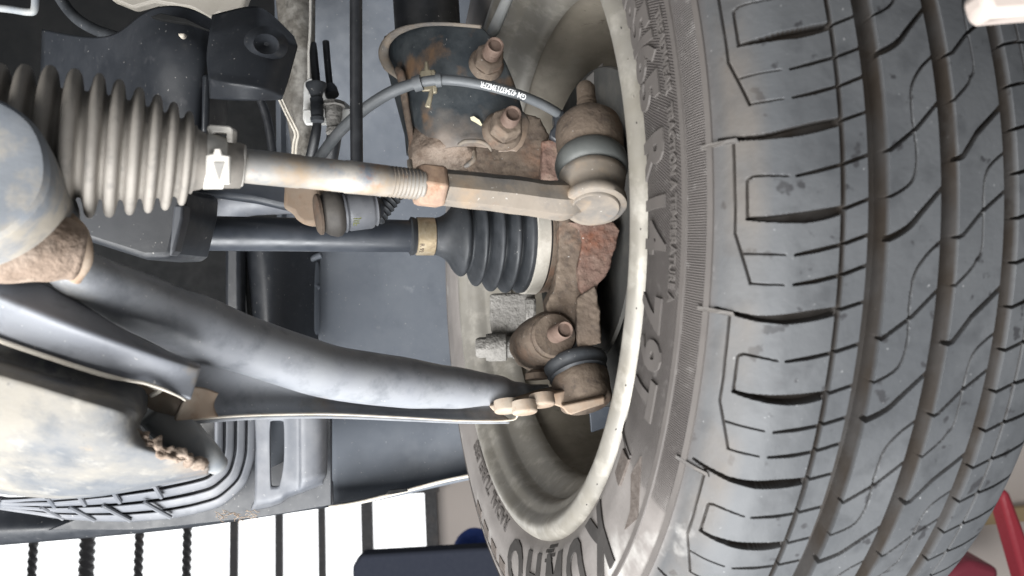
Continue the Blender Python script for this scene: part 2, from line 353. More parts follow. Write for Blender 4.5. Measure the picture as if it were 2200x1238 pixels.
LINES = [  # (u mm, phi deg, width mm) polylines, depth mm
 ([(65, -8.35, 1.2), (80, -8.7, 2.2), (91, -8.55, 4.0), (100, -8.2, 4.4), (108, -7.85, 3.4)], 5), ([(108, -7.85, 1.2), (121, -6.95, 1.0)], 3),
 ([(75.5, -14.9, 1.2), (82.7, -14.95, 2.4), (94, -14.85, 4.4), (102, -14.6, 4.4), (109, -14.25, 3.2)], 5), ([(109, -14.25, 1.2), (121, -13.3, 1.0)], 3),
 ([(75.5, -14.9, 1.0), (75.2, -12.2, .9), (76.5, -11.75, .9), (79, -11.65, .8), (89.5, -11.8, .5)], 1.5),
 ([(92.5, -11.8, .8), (100, -11.45, 1.4), (109.4, -10.95, 1.2), (121, -10.1, 1.2)], 3),
 ([(74, -17.6, .8), (89, -17.6, .5)], 1.2), ([(92.5, -17.6, .8), (100, -17.25, 1.5), (109.6, -16.75, 1.2), (121, -15.9, 1.2)], 3),
 ([(77.4, -19.9, .8), (89, -19.85, .5)], 1.2), ([(92.5, -19.8, .8), (100, -19.5, 1.5), (110.3, -18.95, 1.2), (121, -18.1, 1.2)], 3),
 ([(70.6, -8.65, .9), (70.9, -16, .9), (77.4, -19.9, .9)], 1.5),
 ([(122, -16.45, 2.4), (126, -16.4, 2.6), (134.8, -15.5, 2.2), (141.3, -14.15, 1.8), (151, -12.1, 1.2)], 4),
 ([(121, -23.8, 1.3), (128, -23.7, 1.4), (139.4, -22, 1.2), (151, -19.6, 1.1)], 3.5),
 ([(151, -16.0, .8), (148.5, -16.5, .8), (143, -17.5, .8), (138.6, -18.9, .8), (137.7, -20.65, .8), (137.9, -22, .8), (138.6, -24.15, .8), (136.4, -25.95, .8), (128.7, -27.0, .8), (123, -27.3, .8)], 2.5),
 ([(151, -10.8, 1.6), (158.9, -10.1, 2.0), (166.4, -8.25, 2.0), (181, -5.8, 2.0)], 4),
 ([(151, -16.6, 1.1), (158.9, -15.95, 1.2), (167.7, -14.2, 1.2), (181, -12.3, 1.1)], 3.5),
 ([(182, -9.3, .8), (175, -10.2, .8), (170.1, -11.2, .8), (168.4, -12.95, .8), (168.4, -16.8, .8), (166, -17.8, .8), (163.3, -18.55, .8), (154, -20.2, .8)], 2.5)]
for k in range(4):
    p0 = -4.5 - k * PER / 4; LINES.append(([(181, p0, 1.2), (195, p0 + .8, 1.3), (220, p0 + 1.6, 1.6)], 3.5))
CIRC = [(109.4, 1.25, 3), (123, 7.6, 8), (152.6, 7.1, 8), (182.8, 6.8, 8), (196.5, 1.1, 3)]
def make_tyre():
    KM = 4.93  # mm per degree on the tread
    NPH = 270
    us = np.concatenate([np.linspace(0, 62, 46), np.linspace(62.3, 92, 90)[:], np.linspace(92.3, 200, 360), np.linspace(200.6, 226, 30), np.linspace(228, UU[-1] * 1000, 20)])
    us = us[us <= UU[-1] * 1000]
    hf = np.zeros((NPH, len(us)))
    ph = np.arange(NPH) / NPH * PER
    def smooth(pts):
        if len(pts) < 5: return pts
        q = np.array(pts); o = []
        for i in range(len(q) - 1):
            a, b, c, d = q[max(i - 1, 0)], q[i], q[i + 1], q[min(i + 2, len(q) - 1)]
            for k in range(4):
                t = k / 4; o.append(.5 * (2 * b + (c - a) * t + (2 * a - 5 * b + 4 * c - d) * t * t + (3 * b - a - 3 * c + d) * t ** 3))
        return [tuple(v) for v in o] + [tuple(q[-1])]
    for pts, dep in LINES:
        pts = smooth(pts)
        for (a, b) in zip(pts[:-1], pts[1:]):
            A = np.array(a[:2]) * (1, KM); B = np.array(b[:2]) * (1, KM); d = B - A; L2 = d @ d
            sel = np.where((us > min(A[0], B[0]) - 5) & (us < max(A[0], B[0]) + 5))[0]
            if not len(sel): continue
            for sft in range(-3, 4):
                py = (-ph + 0) * KM + sft * PER * KM
                qx = us[sel][None, :] - A[0]; qy = py[:, None] - A[1]
                t = np.clip((qx * d[0] + qy * d[1]) / L2, 0, 1)
                dist = np.hypot(qx - t * d[0], qy - t * d[1]); hw = (a[2] * (1 - t) + b[2] * t) / 2
                e = np.clip((hw * .86 + .17 - dist) / .34, 0, 1) * dep * np.where(hw < 1.2, 1., 1.)
                hf[:, sel] = np.maximum(hf[:, sel], e)
    for c, wd, dep in CIRC:
        e = np.clip((wd / 2 + .45 - np.abs(us - c)) / (.5 if wd > 2 else .36), 0, 1) * dep
        hf = np.maximum(hf, e[None, :])
    # phi samples, descending from +a; dense for the visible repeats, coarse elsewhere
    hi0, hi1 = 3, 5   # repeats above / below phi = 0
    phis, rows = [], []
    for r in range(hi0 + hi1):
        for i in range(NPH):
            phis.append(hi0 * PER - r * PER - ph[i]); rows.append(hf[i])
    circ = np.zeros(len(us))
    for c, wd, dep in CIRC:
        if wd > 2: circ = np.maximum(circ, np.clip((wd / 2 + .45 - np.abs(us - c)) / .5, 0, 1) * dep)
    end = -hi1 * PER; start = hi0 * PER - 360
    nco = 26 * 12 - (hi0 + hi1) * 12
    sparse = hf[::NPH // 12][:12]
    for i in range(nco):
        phis.append(end - (end - start) * i / nco)
        rows.append(np.maximum(circ, 0) if True else sparse[i % 12])
    phis = np.array(phis); Hm = np.array(rows)
    # irregular edge wear
    V = surf((us / 1000)[None, :] * np.ones((len(phis), 1)), phis[:, None], -Hm / 1000)
    # sidewall steps: ring ledge round the hatched band
    n1, n2 = len(phis), len(us)
    idx = np.arange(n1 * n2).reshape(n1, n2)
    a = idx; b = np.roll(idx, -1, 0)
    q = np.stack([a[:, :-1], a[:, 1:], b[:, 1:], b[:, :-1]], -1).reshape(-1, 4)
    org = Vector((.08, 0, -.285))
    me = bpy.data.meshes.new('tyre')
    me.vertices.add(n1 * n2); me.vertices.foreach_set('co', (V.reshape(-1, 3) - np.array(org)).astype(np.float32).ravel())
    me.loops.add(q.size); me.loops.foreach_set('vertex_index', q.ravel().astype(np.int32))
    me.polygons.add(len(q)); me.polygons.foreach_set('loop_start', np.arange(0, q.size, 4, dtype=np.int32))
    me.polygons.foreach_set('loop_total', np.full(len(q), 4, np.int32))
    me.update(calc_edges=True)
    uv = me.uv_layers.new(name='UVMap')
    uvv = np.stack([np.broadcast_to(us / 1000, (n1, n2)), np.broadcast_to((np.radians(phis) * .25)[:, None], (n1, n2))], -1).reshape(-1, 2)
    uv.data.foreach_set('uv', uvv[q.ravel()].astype(np.float32).ravel())
    at = me.attributes.new('groove', 'FLOAT', 'POINT'); at.data.foreach_set('value', np.clip(Hm / 1.6, 0, 1).astype(np.float32).ravel())
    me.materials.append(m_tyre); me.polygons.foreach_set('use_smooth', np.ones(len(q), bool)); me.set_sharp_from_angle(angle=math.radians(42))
    o = bpy.data.objects.new('tyre', me); COL.objects.link(o); o.parent = wheel; ORG[o.name] = org
    return o
tyre = make_tyre()
# raised lettering on the sidewall: tops point outwards, words run downwards on the near side
def rub_text(body, phi0, u0, size, off=.0006, bold=.0, stretch=1., name='raised_lettering', mt=None, sub=False):
    vs, fs = text_mesh(body, size, bold, off, 3, size * .11)
    r0 = np.interp(u0, UU, UR) + size * .35
    out = []
    for v in vs:
        ph_ = phi0 - math.degrees(v.x * stretch / r0); uu_ = u0 + v.y
        out.append(surf(np.array(uu_), np.array(ph_), .0001 + max(v.z, 0) * 1.0))
    return obj(name, [tuple(o) for o in out], fs, mt or m_letter, tyre, False)
for ch, p0 in (('1', 16.6), ('6', 13.6), ('5', 10.1), ('/', 7.1), ('6', 5.6), ('5', 1.7), ('R', -4.9), ('1', -10.9), ('4', -14.7), ('7', -22.6), ('9', -27.3), ('T', -31.7)):
    rub_text(ch, p0, .0115 + (.004 if p0 < -25 else 0), .031, .0009, .0013, .86)
rub_text('TREADWEAR', 7.0, .0385, .0064, .0006, .0002)
rub_text('TRACTION A', -3.4, .0385, .0064, .0006, .0002, .9)
rub_text('TEMPERATURE A', -12.2, .0385, .0064, .0006, .0002, .9)
# brand word across the bottom of the sidewall, size and carcass words near the bead
for ch, p0 in (('K', -55.2), ('U', -65.5), ('M', -75.5), ('H', -87), ('O', -97)):
    rub_text(ch, p0, .012, .044, .0008, .0016, 1.0, 'brand_lettering', m_dletter)
rub_text('RADIAL TUBELESS', -110, .0065, .0125, .0005, .0004, 1.1)
for k in range(4): rub_text('IIIIIIIIIIIIIIIIIIII', -80 - (k % 2) * 1.2, .0045 + k * .0028, .003, .0004, 0, 1.0, 'moulded_bars', m_dletter)
# chevron flash and block pieces moulded on the lower sidewall
def rub_poly(pts, off=.0007, name='sidewall_rib', mt=None):
    pts = [((a[0] * (4 - k) + b[0] * k) / 4, (a[1] * (4 - k) + b[1] * k) / 4) for a, b in zip(pts, pts[1:] + pts[:1]) for k in range(4)]
    n = len(pts); top = [tuple(surf(np.array(u), np.array(p), off)) for u, p in pts]; bot = [tuple(surf(np.array(u), np.array(p), -.0005)) for u, p in pts]
    fs = [tuple(range(n)), tuple(range(n, 2 * n))[::-1]] + [(i, i + n, (i + 1) % n + n, (i + 1) % n) for i in range(n)]
    return fixn(obj(name, top + bot, fs, mt or m_letter, tyre, False))
m_flash = mat('ribbed_flash', (.075, .062, .054), .8, 0, [((.11, .095, .085), 300, .45, .6, .8)], [(900, .6, .0006)], .3)
rub_poly([(.036, -40.5), (.0335, -42.4), (.032, -44), (.040, -47.5), (.041, -50.5), (.046, -47)], .0006, 'sidewall_flash', m_flash)
rub_poly([(.018, -43.3), (.0275, -42.8), (.026, -47.5), (.017, -47.6)], .0012, 'sidewall_block', m_flash)
rub_poly([(.003, -42.2), (.0275, -42.2), (.0275, -42.6), (.003, -42.8)], .0008)
for p0 in range(-130, -100, 6): rub_poly([(.036, p0), (.05, p0), (.05, p0 + 3.6), (.036, p0 + 3.6)], .0006, 'sidewall_block', m_flash)
def ring(u0, u1, off, p0=-180, p1=180, n=180, name='sidewall_ring', mt=None):
    g = []
    for k in range(n + 1):
        p = p0 + (p1 - p0) * k / n
        g.append([Vector(surf(np.array(a), np.array(p), b)) for a, b in ((u0 - .0004, -.0004), (u0, off), (u1, off), (u1 + .0004, -.0004))])
    b = G(); b.rings(g, False); return fixn(b.build(name, mt or m_letter, tyre, True, 60))
ring(.0462, .0485, .0006); ring(.0598, .0622, .0008)
for k, p0 in enumerate((-8.9, -22.6, -36.9, 4.9, 18)):     # stubby shoulder bars
    rub_poly([(.0575, p0 + .35), (.072, p0 + .35), (.073, p0), (.0575, p0)], .0009, 'shoulder_rib', m_shoulder)
# rim ------------------------------------------------------------
def axl(prof, n=160, caps=(False, False)):
    g = G(); rs = []
    for x, r in prof: rs.append([Vector((x, -r * math.cos(2 * math.pi * k / n), r * math.sin(2 * math.pi * k / n))) for k in range(n)])
    g.rings(rs, True, caps); return g
RIM = [(.014, .1995), (.008, .1985), (.003, .1965), (-.0002, .1945), (-.0012, .1925), (-.0014, .1900), (-.0002, .1883), (.0020, .1862), (.0044, .1842), (.0062, .1812), (.0085, .1782), (.0165, .1772), (.0190, .1756), (.0225, .1725), (.0262, .1685), (.0300, .1655), (.0335, .1642), (.037, .1640)]
BARREL = [(.037, .1640), (.040, .1641), (.045, .1630), (.055, .1600), (.075, .1590), (.098, .1585), (.106, .154), (.110, .145), (.112, .13)]
def densify(pr, it=2):
    for _ in range(it):
        o = [pr[0]]
        for a, b in zip(pr[:-1], pr[1:]): o += [(a[0] * .75 + b[0] * .25, a[1] * .75 + b[1] * .25), (a[0] * .25 + b[0] * .75, a[1] * .25 + b[1] * .75)]
        pr = o + [pr[-1]]
    return pr
rim = axl(densify(RIM, 2), 200).build('rim', m_rim, wheel, True, None); fixn(rim)
m = rim.modifiers.new('solid', 'SOLIDIFY'); m.thickness = .003; m.offset = 1
barrel = axl(densify(BARREL, 2), 160).build('barrel', m_barrel, wheel, True, None); fixn(barrel)
m = barrel.modifiers.new('solid', 'SOLIDIFY'); m.thickness = .003; m.offset = 1
def disc_part():
    g = G(); n = 120; rr = [.132, .126, .12, .11, .1, .092, .085, .06, .03, .008]; xs = [.1125, .113, .114, .116, .116, .113, .108, .104, .104, .104]
    rs = [[Vector((xs[i], -r * math.cos(2 * math.pi * k / n), r * math.sin(2 * math.pi * k / n))) for k in range(n)] for i, r in enumerate(rr)]
    vs = [p for r in rs for p in r]; fs = []
    for i in range(len(rr) - 1):
        for j in range(n):
            if 2 <= i <= 4 and (j % 12) in (2, 3, 4, 5, 6, 7): continue
            k = (j + 1) % n; fs.append((i * n + j, i * n + k, (i + 1) * n + k, (i + 1) * n + j))
    o = G().add(vs, fs).build('wheel_disc', m_rotor, wheel, True, None); fixn(o)
    md = o.modifiers.new('solid', 'SOLIDIFY'); md.thickness = .004; return o
disc_part()
for k, (p0, wd, mt) in enumerate([(13.6, .0012, m_notch), (8.2, .001, m_rim), (2.5, .0012, m_rim), (-1.2, .0008, m_notch), (-15.3, .0007, m_notch), (-25.7, .0007, m_notch), (-36.8, .0009, m_notch), (-44.2, .0009, m_notch), (-56, .001, m_notch), (-62, .001, m_notch)]):
    a = math.radians(p0); rv = Vector((0, -math.cos(a), math.sin(a))); tv = Vector((0, math.sin(a), math.cos(a)))
    g = G(); g.box(rv * .1925 + AX * (-.0008), AX * .0016, rv * .0042, tv * wd * .5); g.build('flange_mark', mt, rim, False, None)
# fine wear marks along the bead
g = G()
for k in range(38):
    a = math.radians(-24 - k * 1.1 - rnd.random() * 1.0); rv = Vector((0, -math.cos(a), math.sin(a))); tv = Vector((0, math.sin(a), math.cos(a)))
    g.box(rv * (.1962 + rnd.random() * .0008) + AX * (.0014), AX * .0010, rv * (.0003 + rnd.random() * .0004), tv * (.0002 + rnd.random() * .0008))
tag(g.build('bead_scuffs', m_notch, rim, False, None), None, None, None, 'stuff')
# ================================================================== brake: rotor, shield, caliper
bd = thing('brake_disc', 'dark round brake disc and plate behind the rusty knuckle inside the rim', 'brake disc', (.04, 0, -.12))
axl([(.056, .02), (.056, .06), (.050, .064), (.050, .116), (.051, .117), (.061, .117), (.062, .116), (.062, .05)], 96).build('rotor', m_rotor, bd, True, 35)
axl([(.044, .03), (.044, .085), (.0425, .088), (.044, .09)], 96).build('backing_plate', m_rotor, bd, True, 35)
plate('splash_plate', [(1316, 760), (1345, 700), (1370, 720), (1360, 900), (1270, 930), (1262, 830), (1288, 790)], .545, .003, m_shieldb, bd, .0008)
plate('splash_plate', [(1262, 730), (1290, 760), (1312, 764), (1345, 705), (1345, 800), (1262, 800)], .56, .003, m_shieldb, bd, .0008)
plate('upright_tab', [(1262, 165), (1297, 133), (1297, 235), (1250, 232), (1248, 185)], .545, .012, mat('dark_tab', (.12, .115, .11), .8), bd, .001)
cal = thing('brake_caliper', 'grey cast brake caliper with a bolted slide pin beside the rubber axle boot', 'brake caliper', P(1100, 780, .62))
plate('caliper_body', [(1052, 632), (1148, 628), (1152, 655), (1150, 690), (1140, 697), (1138, 716), (1104, 716), (1086, 738), (1060, 742), (1052, 690)], .605, .05, m_cal, cal, .006, None, 3)
plate('bracket_lug', [(1128, 640), (1152, 640), (1152, 672), (1146, 700), (1130, 706)], .597, .02, m_cal, cal, .002)
D = .60
g = G(); A = P(1022, 747, D); B = P(1140, 745, D)
g.lathe(A, B, [(.0, R(20, D)), (.06, R(24, D)), (.26, R(24, D))], 6, .3); bev(g.build('bolt_head', m_cal, cal, True, 30), .0008)
g = G(); g.lathe(A, B, [(.19, R(28, D)), (.22, R(29, D)), (.26, R(30, D)), (.55, R(30, D)), (.565, R(27, D)), (.57, R(23, D)), (.86, R(23, D))], 40, 0, (True, True), 1, .0003, 300); g.build('pin_collar', m_cal, cal)
g = G(); g.lathe(A, B, [(.66, R(21, D)), (.68, R(25, D)), (.76, R(26, D)), (.78, R(22, D)), (.8, R(27, D)), (.86, R(28, D)), (.88, R(22, D)), (.92, R(28, D)), (.99, R(27, D)), (1.02, R(20, D))], 40); g.build('pin_boot', m_cal, cal)
plate('pin_bridge', [(1062, 725), (1092, 716), (1090, 760), (1062, 760)], .607, .018, m_cal, cal, .003)
# ================================================================== knuckle
kn = thing('steering_knuckle', 'rusty cast knuckle between the axle boot and the rim', 'knuckle', P(1240, 780, .52))
def rough_plate(name, pts, d, th, mt, parent, bw=.004, amp=.0012, fr=120, ext=None):
    o = plate(name, pts, d, th, mt, parent, 0, ext)
    m = o.modifiers.new('skin', 'REMESH'); m.mode = 'VOXEL'; m.voxel_size = .0011; m.use_smooth_shade = True
    m = o.modifiers.new('relax', 'SMOOTH'); m.factor = .6; m.iterations = 3
    for sz, st_ in ((.007, .0022), (.0022, .0008)):
        t = bpy.data.textures.new('cast_grain', 'CLOUDS'); t.noise_scale = sz; t.noise_depth = 3
        m = o.modifiers.new('grain', 'DISPLACE'); m.texture = t; m.strength = st_; m.mid_level = .5; m.texture_coords = 'LOCAL'
    return o
rough_plate('knuckle_web', [(1200, 470), (1225, 470), (1262, 480), (1262, 560), (1246, 612), (1262, 640), (1292, 738), (1242, 748), (1206, 725), (1180, 690), (1172, 655), (1190, 620), (1200, 560)], .487, .05, m_rust, kn, .003)
rough_plate('knuckle_face', [(1222, 476), (1318, 474), (1331, 496), (1326, 520), (1312, 568), (1304, 590), (1284, 612), (1280, 650), (1262, 655), (1245, 620), (1240, 580), (1252, 520), (1245, 492)], .478, .03, m_redrust, kn, .003)
rough_plate('knuckle_foot', [(1240, 640), (1280, 612), (1288, 660), (1293, 738), (1242, 752), (1238, 700)], .476, .035, m_redrust if False else m_rust, kn, .003)
axl([(.024, .030), (.024, .041), (.028, .0425), (.05, .043)], 64).build('hub_bore', m_rust, kn, True, 40)
# pinch clamp: boss along the fore-aft axis, washer and stud towards the camera
c0 = P(1188, 722, .482)
g = G(); g.lathe(c0 + AY * .04, c0, [(0, .0165), (.5, .0168), (.85, .0162), (.95, .0156), (1, .0146)], 48, 0, (True, True), 1, .0008, 160); g.build('pinch_clamp', m_rust, kn)
g = G(); g.tube([P(1142, 748, .505), P(1172, 742, .50), P(1215, 735, .50), P(1262, 735, .505)], [R(34, .52), R(42, .52), R(38, .52), R(24, .52)], 20, 6, 1, (True, True), 0, .0012, 150); g.build('clamp_body', m_rust, kn)
g = G(); g.lathe(c0, c0 - AY * .004, [(0, .0138), (.6, .0140), (1, .0128)], 40); g.build('washer', m_rust, kn)
def thread(g, A, B, r, turns, t0=0., t1=1., n=24, dep=.0006):
    pr = []
    for k in range(turns):
        a = t0 + (t1 - t0) * k / turns; b = t0 + (t1 - t0) / turns
        s = (t1 - t0) / turns
        pr += [(a, r - dep), (a + s * .35, r), (a + s * .6, r), (a + s * .95, r - dep)]
    g.lathe(A, B, [(t0 - .001, r * .5)] + pr + [(t1, r - dep), (t1 + .02, r * .8)], n); return g
def stud_nut(parent, c, r_fl, r_hex, r_b, h_fl, h_hex, L, ax=None, mt_n=None, mt_b=None):
    ax = ax or -AY
    g = G(); g.lathe(c, c + ax * h_fl, [(0, r_fl), (.35, r_fl), (.75, r_fl * .93), (1, r_fl * .82)], 40, 0, (True, True), 1, .0002, 300); g.build('nut_flange', mt_n or m_rust, parent)
    g = G(); g.lathe(c + ax * h_fl * .6, c + ax * (h_fl + h_hex), [(0, r_hex), (.85, r_hex), (1, r_hex * .88)], 6, .4); bev(g.build('nut', mt_n or m_rust, parent, True, 30), .0008)
    g = G(); thread(g, c + ax * (h_fl), c + ax * L, r_b, 7, 0, 1, 24, .0008); g.lathe(c + ax * L, c + ax * (L + .002), [(0, r_b * .95), (.6, r_b * .95), (1, r_b * .86), (.9, r_b * .74), (.3, r_b * .66), (.3, r_b * .1)], 24); g.build('bolt', mt_b or m_boltr, parent, True, 50)
g = G(); cc = c0 - AY * .004
thread(g, cc, cc - AY * .017, .0054, 8); g.lathe(cc - AY * .017, cc - AY * .019, [(0, .0052), (.6, .0052), (1, .0046), (.8, .0040), (.3, .0036), (.3, .0004)], 24); g.build('pinch_bolt', m_boltr, kn, True, 50)
# upper ear held by the strut, and arm towards the steering joint
rough_plate('strut_ear', [(1085, 268), (1120, 240), (1160, 252), (1178, 290), (1168, 340), (1165, 392), (1110, 398), (1010, 380), (995, 330), (1010, 290)], .532, .03, m_rust, kn, .003)
rough_plate('steering_arm', [(1165, 300), (1200, 300), (1225, 330), (1215, 392), (1162, 388)], .51, .03, m_redrust, kn, .004)
# ================================================================== ball joint and control arm
arm = thing('control_arm', 'long worn black control arm sweeping from lower left to the ball joint', 'control arm', P(620, 900, .4))
def dep(x): return .315 + (x - 150) / 1020 * .19
LOBE = [(120, 560, 40), (190, 600, 55), (330, 663, 64), (430, 706, 70), (520, 738, 62), (620, 773, 60), (720, 801, 58), (850, 821, 55), (960, 832, 47), (1060, 838, 33), (1110, 841, 20), (1150, 838, 12), (1176, 832, 7)]
g = G(); g.tube([P(x, y, dep(x)) for x, y, r in LOBE], [R(r, dep(x)) for x, y, r in LOBE], 40, 8, 1., (True, True), 0, .0006, 40)
g.build('arm_tube', m_arm, arm, True, None)
xs = [370, 420, 520, 620, 720, 850, 960, 1060]; yt = [775, 775, 795, 825, 848, 862, 868, 858]
xb = [372, 430, 520, 620, 720, 850, 1000, 1095]; yb = [906, 900, 893, 890, 890, 896, 904, 903]
ym = [850, 850, 850, 858, 868, 880, 885, 880]
sheet('arm_web', [[(x, y, dep(x) + .006) for x, y in zip(xs, yt)], [(x, y, dep(x) + .012) for x, y in zip(xs, ym)], [(x, y - 4, dep(x) + .008) for x, y in zip(xb, yb)], [(x, y, dep(x) + .001) for x, y in zip(xb, yb)]], m_arm, arm, .0022, 3)
g = G(); g.tube([P(x, y, dep(x) + .0005) for x, y in zip(xb, yb)] + [P(1112, 893, dep(1112))], [R(3.0, .36)] * 6 + [R(2.4, .45)] * 3, 10, 6); g.build('flange_edge', m_cream, arm)
sheet('arm_wing', [[(-60, 555, .315), (0, 582, .312), (90, 603, .312), (160, 640, .317), (250, 700, .324), (330, 742, .332), (430, 783, .345)],
                   [(-60, 600, .298), (0, 628, .297), (100, 668, .3), (190, 702, .306), (280, 735, .315), (360, 765, .325), (432, 789, .34)],
                   [(-60, 622, .296), (0, 650, .296), (100, 690, .299), (190, 722, .305), (280, 753, .314), (360, 780, .325), (430, 797, .339)],
                   [(-60, 660, .303), (0, 690, .304), (105, 728, .306), (205, 763, .312), (295, 790, .322), (365, 812, .33), (425, 812, .338)],
                   [(-60, 705, .307), (0, 730, .307), (110, 768, .309), (220, 803, .314), (310, 822, .322), (372, 842, .33), (410, 858, .334)]], m_wing, arm, .0025, 3)
g = G(); g.tube(PP([(-60, 706, .305), (0, 732, .305), (110, 770, .307), (220, 805, .312), (280, 818, .318), (310, 823, .32), (350, 836, .326), (385, 852, .331), (398, 860, .333)]), [R(6, .305)] * 4 + [R(4, .31)] * 3 + [R(2.5, .32)] * 2, 10, 6); g.build('wing_edge', m_cream, arm)
# rusty sleeve of the front bush and dusty upper face of the arm root
g = G(); g.tube(PP([(-80, 500, .285), (20, 515, .29), (110, 532, .297), (165, 545, .302), (190, 550, .304)]), [R(95, .285), R(90, .29), R(78, .297), R(62, .302), R(30, .304)], 36, 8, 1, (True, True), 0, .002, 45); g.build('bush_sleeve', m_mud, arm, True, None)
g = G(); g.tube(PP([(140, 462, .303), (172, 505, .30), (180, 560, .30), (160, 600, .303)]), [R(10, .3), R(15, .3), R(18, .3), R(12, .3)], 20, 8, 1, (True, True), 0, .0015, 60); g.build('sleeve_collar', m_sand, arm, True, None)
bj = thing('ball_joint', 'dark rubber lower ball joint with sandy riveted base at the arm tip', 'ball joint', P(1240, 880, .49))
D = .487; A = P(1222, 738, .497); B = P(1262, 868, .475)
g = G(); g.lathe(A, B, [(.0, R(40, D)), (.12, R(46, D)), (.22, R(47, D)), (.27, R(50, D)), (.30, R(64, D)), (.33, R(69, D)), (.40, R(70, D)), (.44, R(66, D)), (.50, R(62, D)), (.53, R(64, D)), (.56, R(60, D)), (.6, R(57, D))], 56); g.build('dust_boot', m_rubber, bj, True, 60)
g = G(); g.lathe(A, B, [(.50, R(56, D)), (.6, R(62, D)), (.72, R(61, D)), (.8, R(58, D)), (.98, R(56, D)), (1.02, R(48, D)), (1.03, R(20, D))], 56, 0, (True, True), 1, .0006, 160); g.build('housing', m_rust, bj, True, None)
plate('joint_base', [(1050, 872), (1110, 862), (1180, 846), (1215, 838), (1262, 842), (1300, 858), (1298, 868), (1240, 884), (1224, 888), (1206, 876), (1195, 872), (1180, 868), (1120, 876), (1060, 884)], .468, .03, m_sand, bj, .001, None, 2)
plate('base_lug', [(1206, 872), (1300, 852), (1300, 868), (1262, 880), (1228, 892), (1218, 889)], .458, .02, m_sand, bj, .001, None, 2)
for x, y, d in ((1090, 886, .455), (1128, 889, .45), (1166, 873, .455)):
    c = P(x, y, d); g = G(); g.lathe(c + Vector((0, .15, 1)).normalized() * .007, c, [(0, R(27, d)), (.8, R(28, d)), (.92, R(27, d)), (1, R(24, d))], 32); g.build('rivet_head', m_sand, bj)
c = P(1155, 815, .49); g = G(); g.lathe(c, c + AZ * .006, [(0, R(27, .49)), (.6, R(26, .49)), (1, R(14, .49))], 28); g.build('rivet_top', m_rust, bj)
# ================================================================== drive shaft
ds = thing('drive_shaft', 'dark drive shaft with ribbed rubber boot running across the middle', 'drive shaft', (-.2, 0, -.02))
g = G(); g.lathe((-.25, 0, 0), (-.07, 0, 0), [(0, .0107), (.9, .0107), (.965, .0106), (.975, .0102), (1, .0102)], 48); g.build('shaft', m_shaft, ds)
def xl(prof, name, mt, n=64, ang=None, zc=0.):
    g = G(); g.lathe((0, 0, zc), (1, 0, zc), prof, n); return g.build(name, mt, ds, True, ang)
xl([(-.0765, .0112), (-.0755, .0128), (-.0735, .0124), (-.0725, .0116), (-.060, .0116), (-.058, .0128)], 'boot_collar', m_rubber, 48, 50)
xl([(-.0722, .0119), (-.0717, .0126), (-.0605, .0126), (-.060, .012)], 'small_clamp', m_brass, 48, 40)
BT = [(-.060, .0122), (-.055, .0135), (-.050, .0175), (-.046, .023), (-.0435, .0255), (-.041, .0268), (-.0385, .0262), (-.0375, .024), (-.0365, .0225),
      (-.035, .0225), (-.0325, .028), (-.0305, .0325), (-.0285, .0335), (-.0270, .0325), (-.0262, .0275), (-.0252, .0258),
      (-.0235, .026), (-.0205, .032), (-.0185, .0362), (-.0165, .037), (-.0150, .036), (-.0142, .031), (-.0132, .0292),
      (-.0115, .0295), (-.0085, .0345), (-.0065, .0375), (-.0045, .038), (-.003, .037), (-.0022, .032), (-.001, .0305),
      (.0005, .031), (.003, .0355), (.005, .0378), (.0065, .038), (.009, .0376), (.018, .0376), (.021, .037)]
BT = [(x if x < -.05 else -.05 + (x + .05) * .86, r) for x, r in BT]
xl(densify(BT, 1), 'rubber_boot', m_rubber, 80)
xl([(.0004, .0380), (.0010, .0388), (.0092, .0388), (.0098, .0380)], 'large_clamp', m_silver, 80, 40)
xl([(.0102, .036), (.0115, .0378), (.0150, .0378), (.0158, .0368), (.0205, .0372), (.0235, .0378), (.0245, .0366), (.027, .0366), (.0275, .0376), (.031, .0372), (.034, .036)], 'joint_housing', m_rust, 72, 40)
# moulded and stamped writing on boot and clamp
def cyl_text(body, x0, r, phi0, size, parent, mt, along=True, flip=1, off=.0002, bold=0., nm='stamped_lettering'):
    vs, fs = text_mesh(body, size, bold, .00012); out = []
    for v in vs:
        ph_ = math.radians(phi0) - flip * v.x / r; x = x0 + flip * v.y; rr = r + off + v.z
        out.append(Vector((x, -rr * math.cos(ph_), rr * math.sin(ph_))))
    return obj(nm, out, fs, mt, parent, False)
cyl_text('R 92', -.071, .0126, -38, .004, ds, m_rust, off=.0001)
cyl_text('IE HH', .0025, .0388, 34, .0045, ds, m_cal, off=.0001)
# ================================================================== tie rod
tr = thing('tie_rod', 'rust-spotted tie rod with locknut and round joint end in front', 'tie rod', P(900, 480, .385))
A = P(505, 354, .337); B = P(905, 397, .374)
L = [(0, R(37.5, .338)), (.03, R(37.5, .34)), (.32, R(36.5, .348)), (.33, R(35, .348)), (.56, R(34.5, .357)), (.57, R(36, .358)), (.80, R(34, .365)), (.815, R(31, .366)), (1.0, R(31, .373))]
g = G(); g.lathe(A, B, L, 40, 0, (True, True), 1, .0002, 120); g.build('inner_rod', m_rod, tr, True, 40)
g = G(); thread(g, P(820, 388, .366), P(910, 398, .375), R(33.5, .371), 11, 0, 1, 40, .0009); g.build('thread', m_tieend, tr, True, 50)
d = .377; g = G(); g.lathe(P(893, 396, d), P(953, 403, d + .005), [(0, R(40, d)), (.08, R(47, d)), (.2, R(50, d)), (.9, R(50, d)), (1, R(44, d))], 6, .25); bev(g.build('lock_nut', m_nut, tr, True, 30), .0022, 3)
TE = [(945, 402, 37, .38), (960, 404, 40, .382), (1060, 414, 40, .392), (1110, 420, 41, .397), (1160, 427, 41, .402), (1205, 431, 43, .407), (1240, 424, 40, .414)]
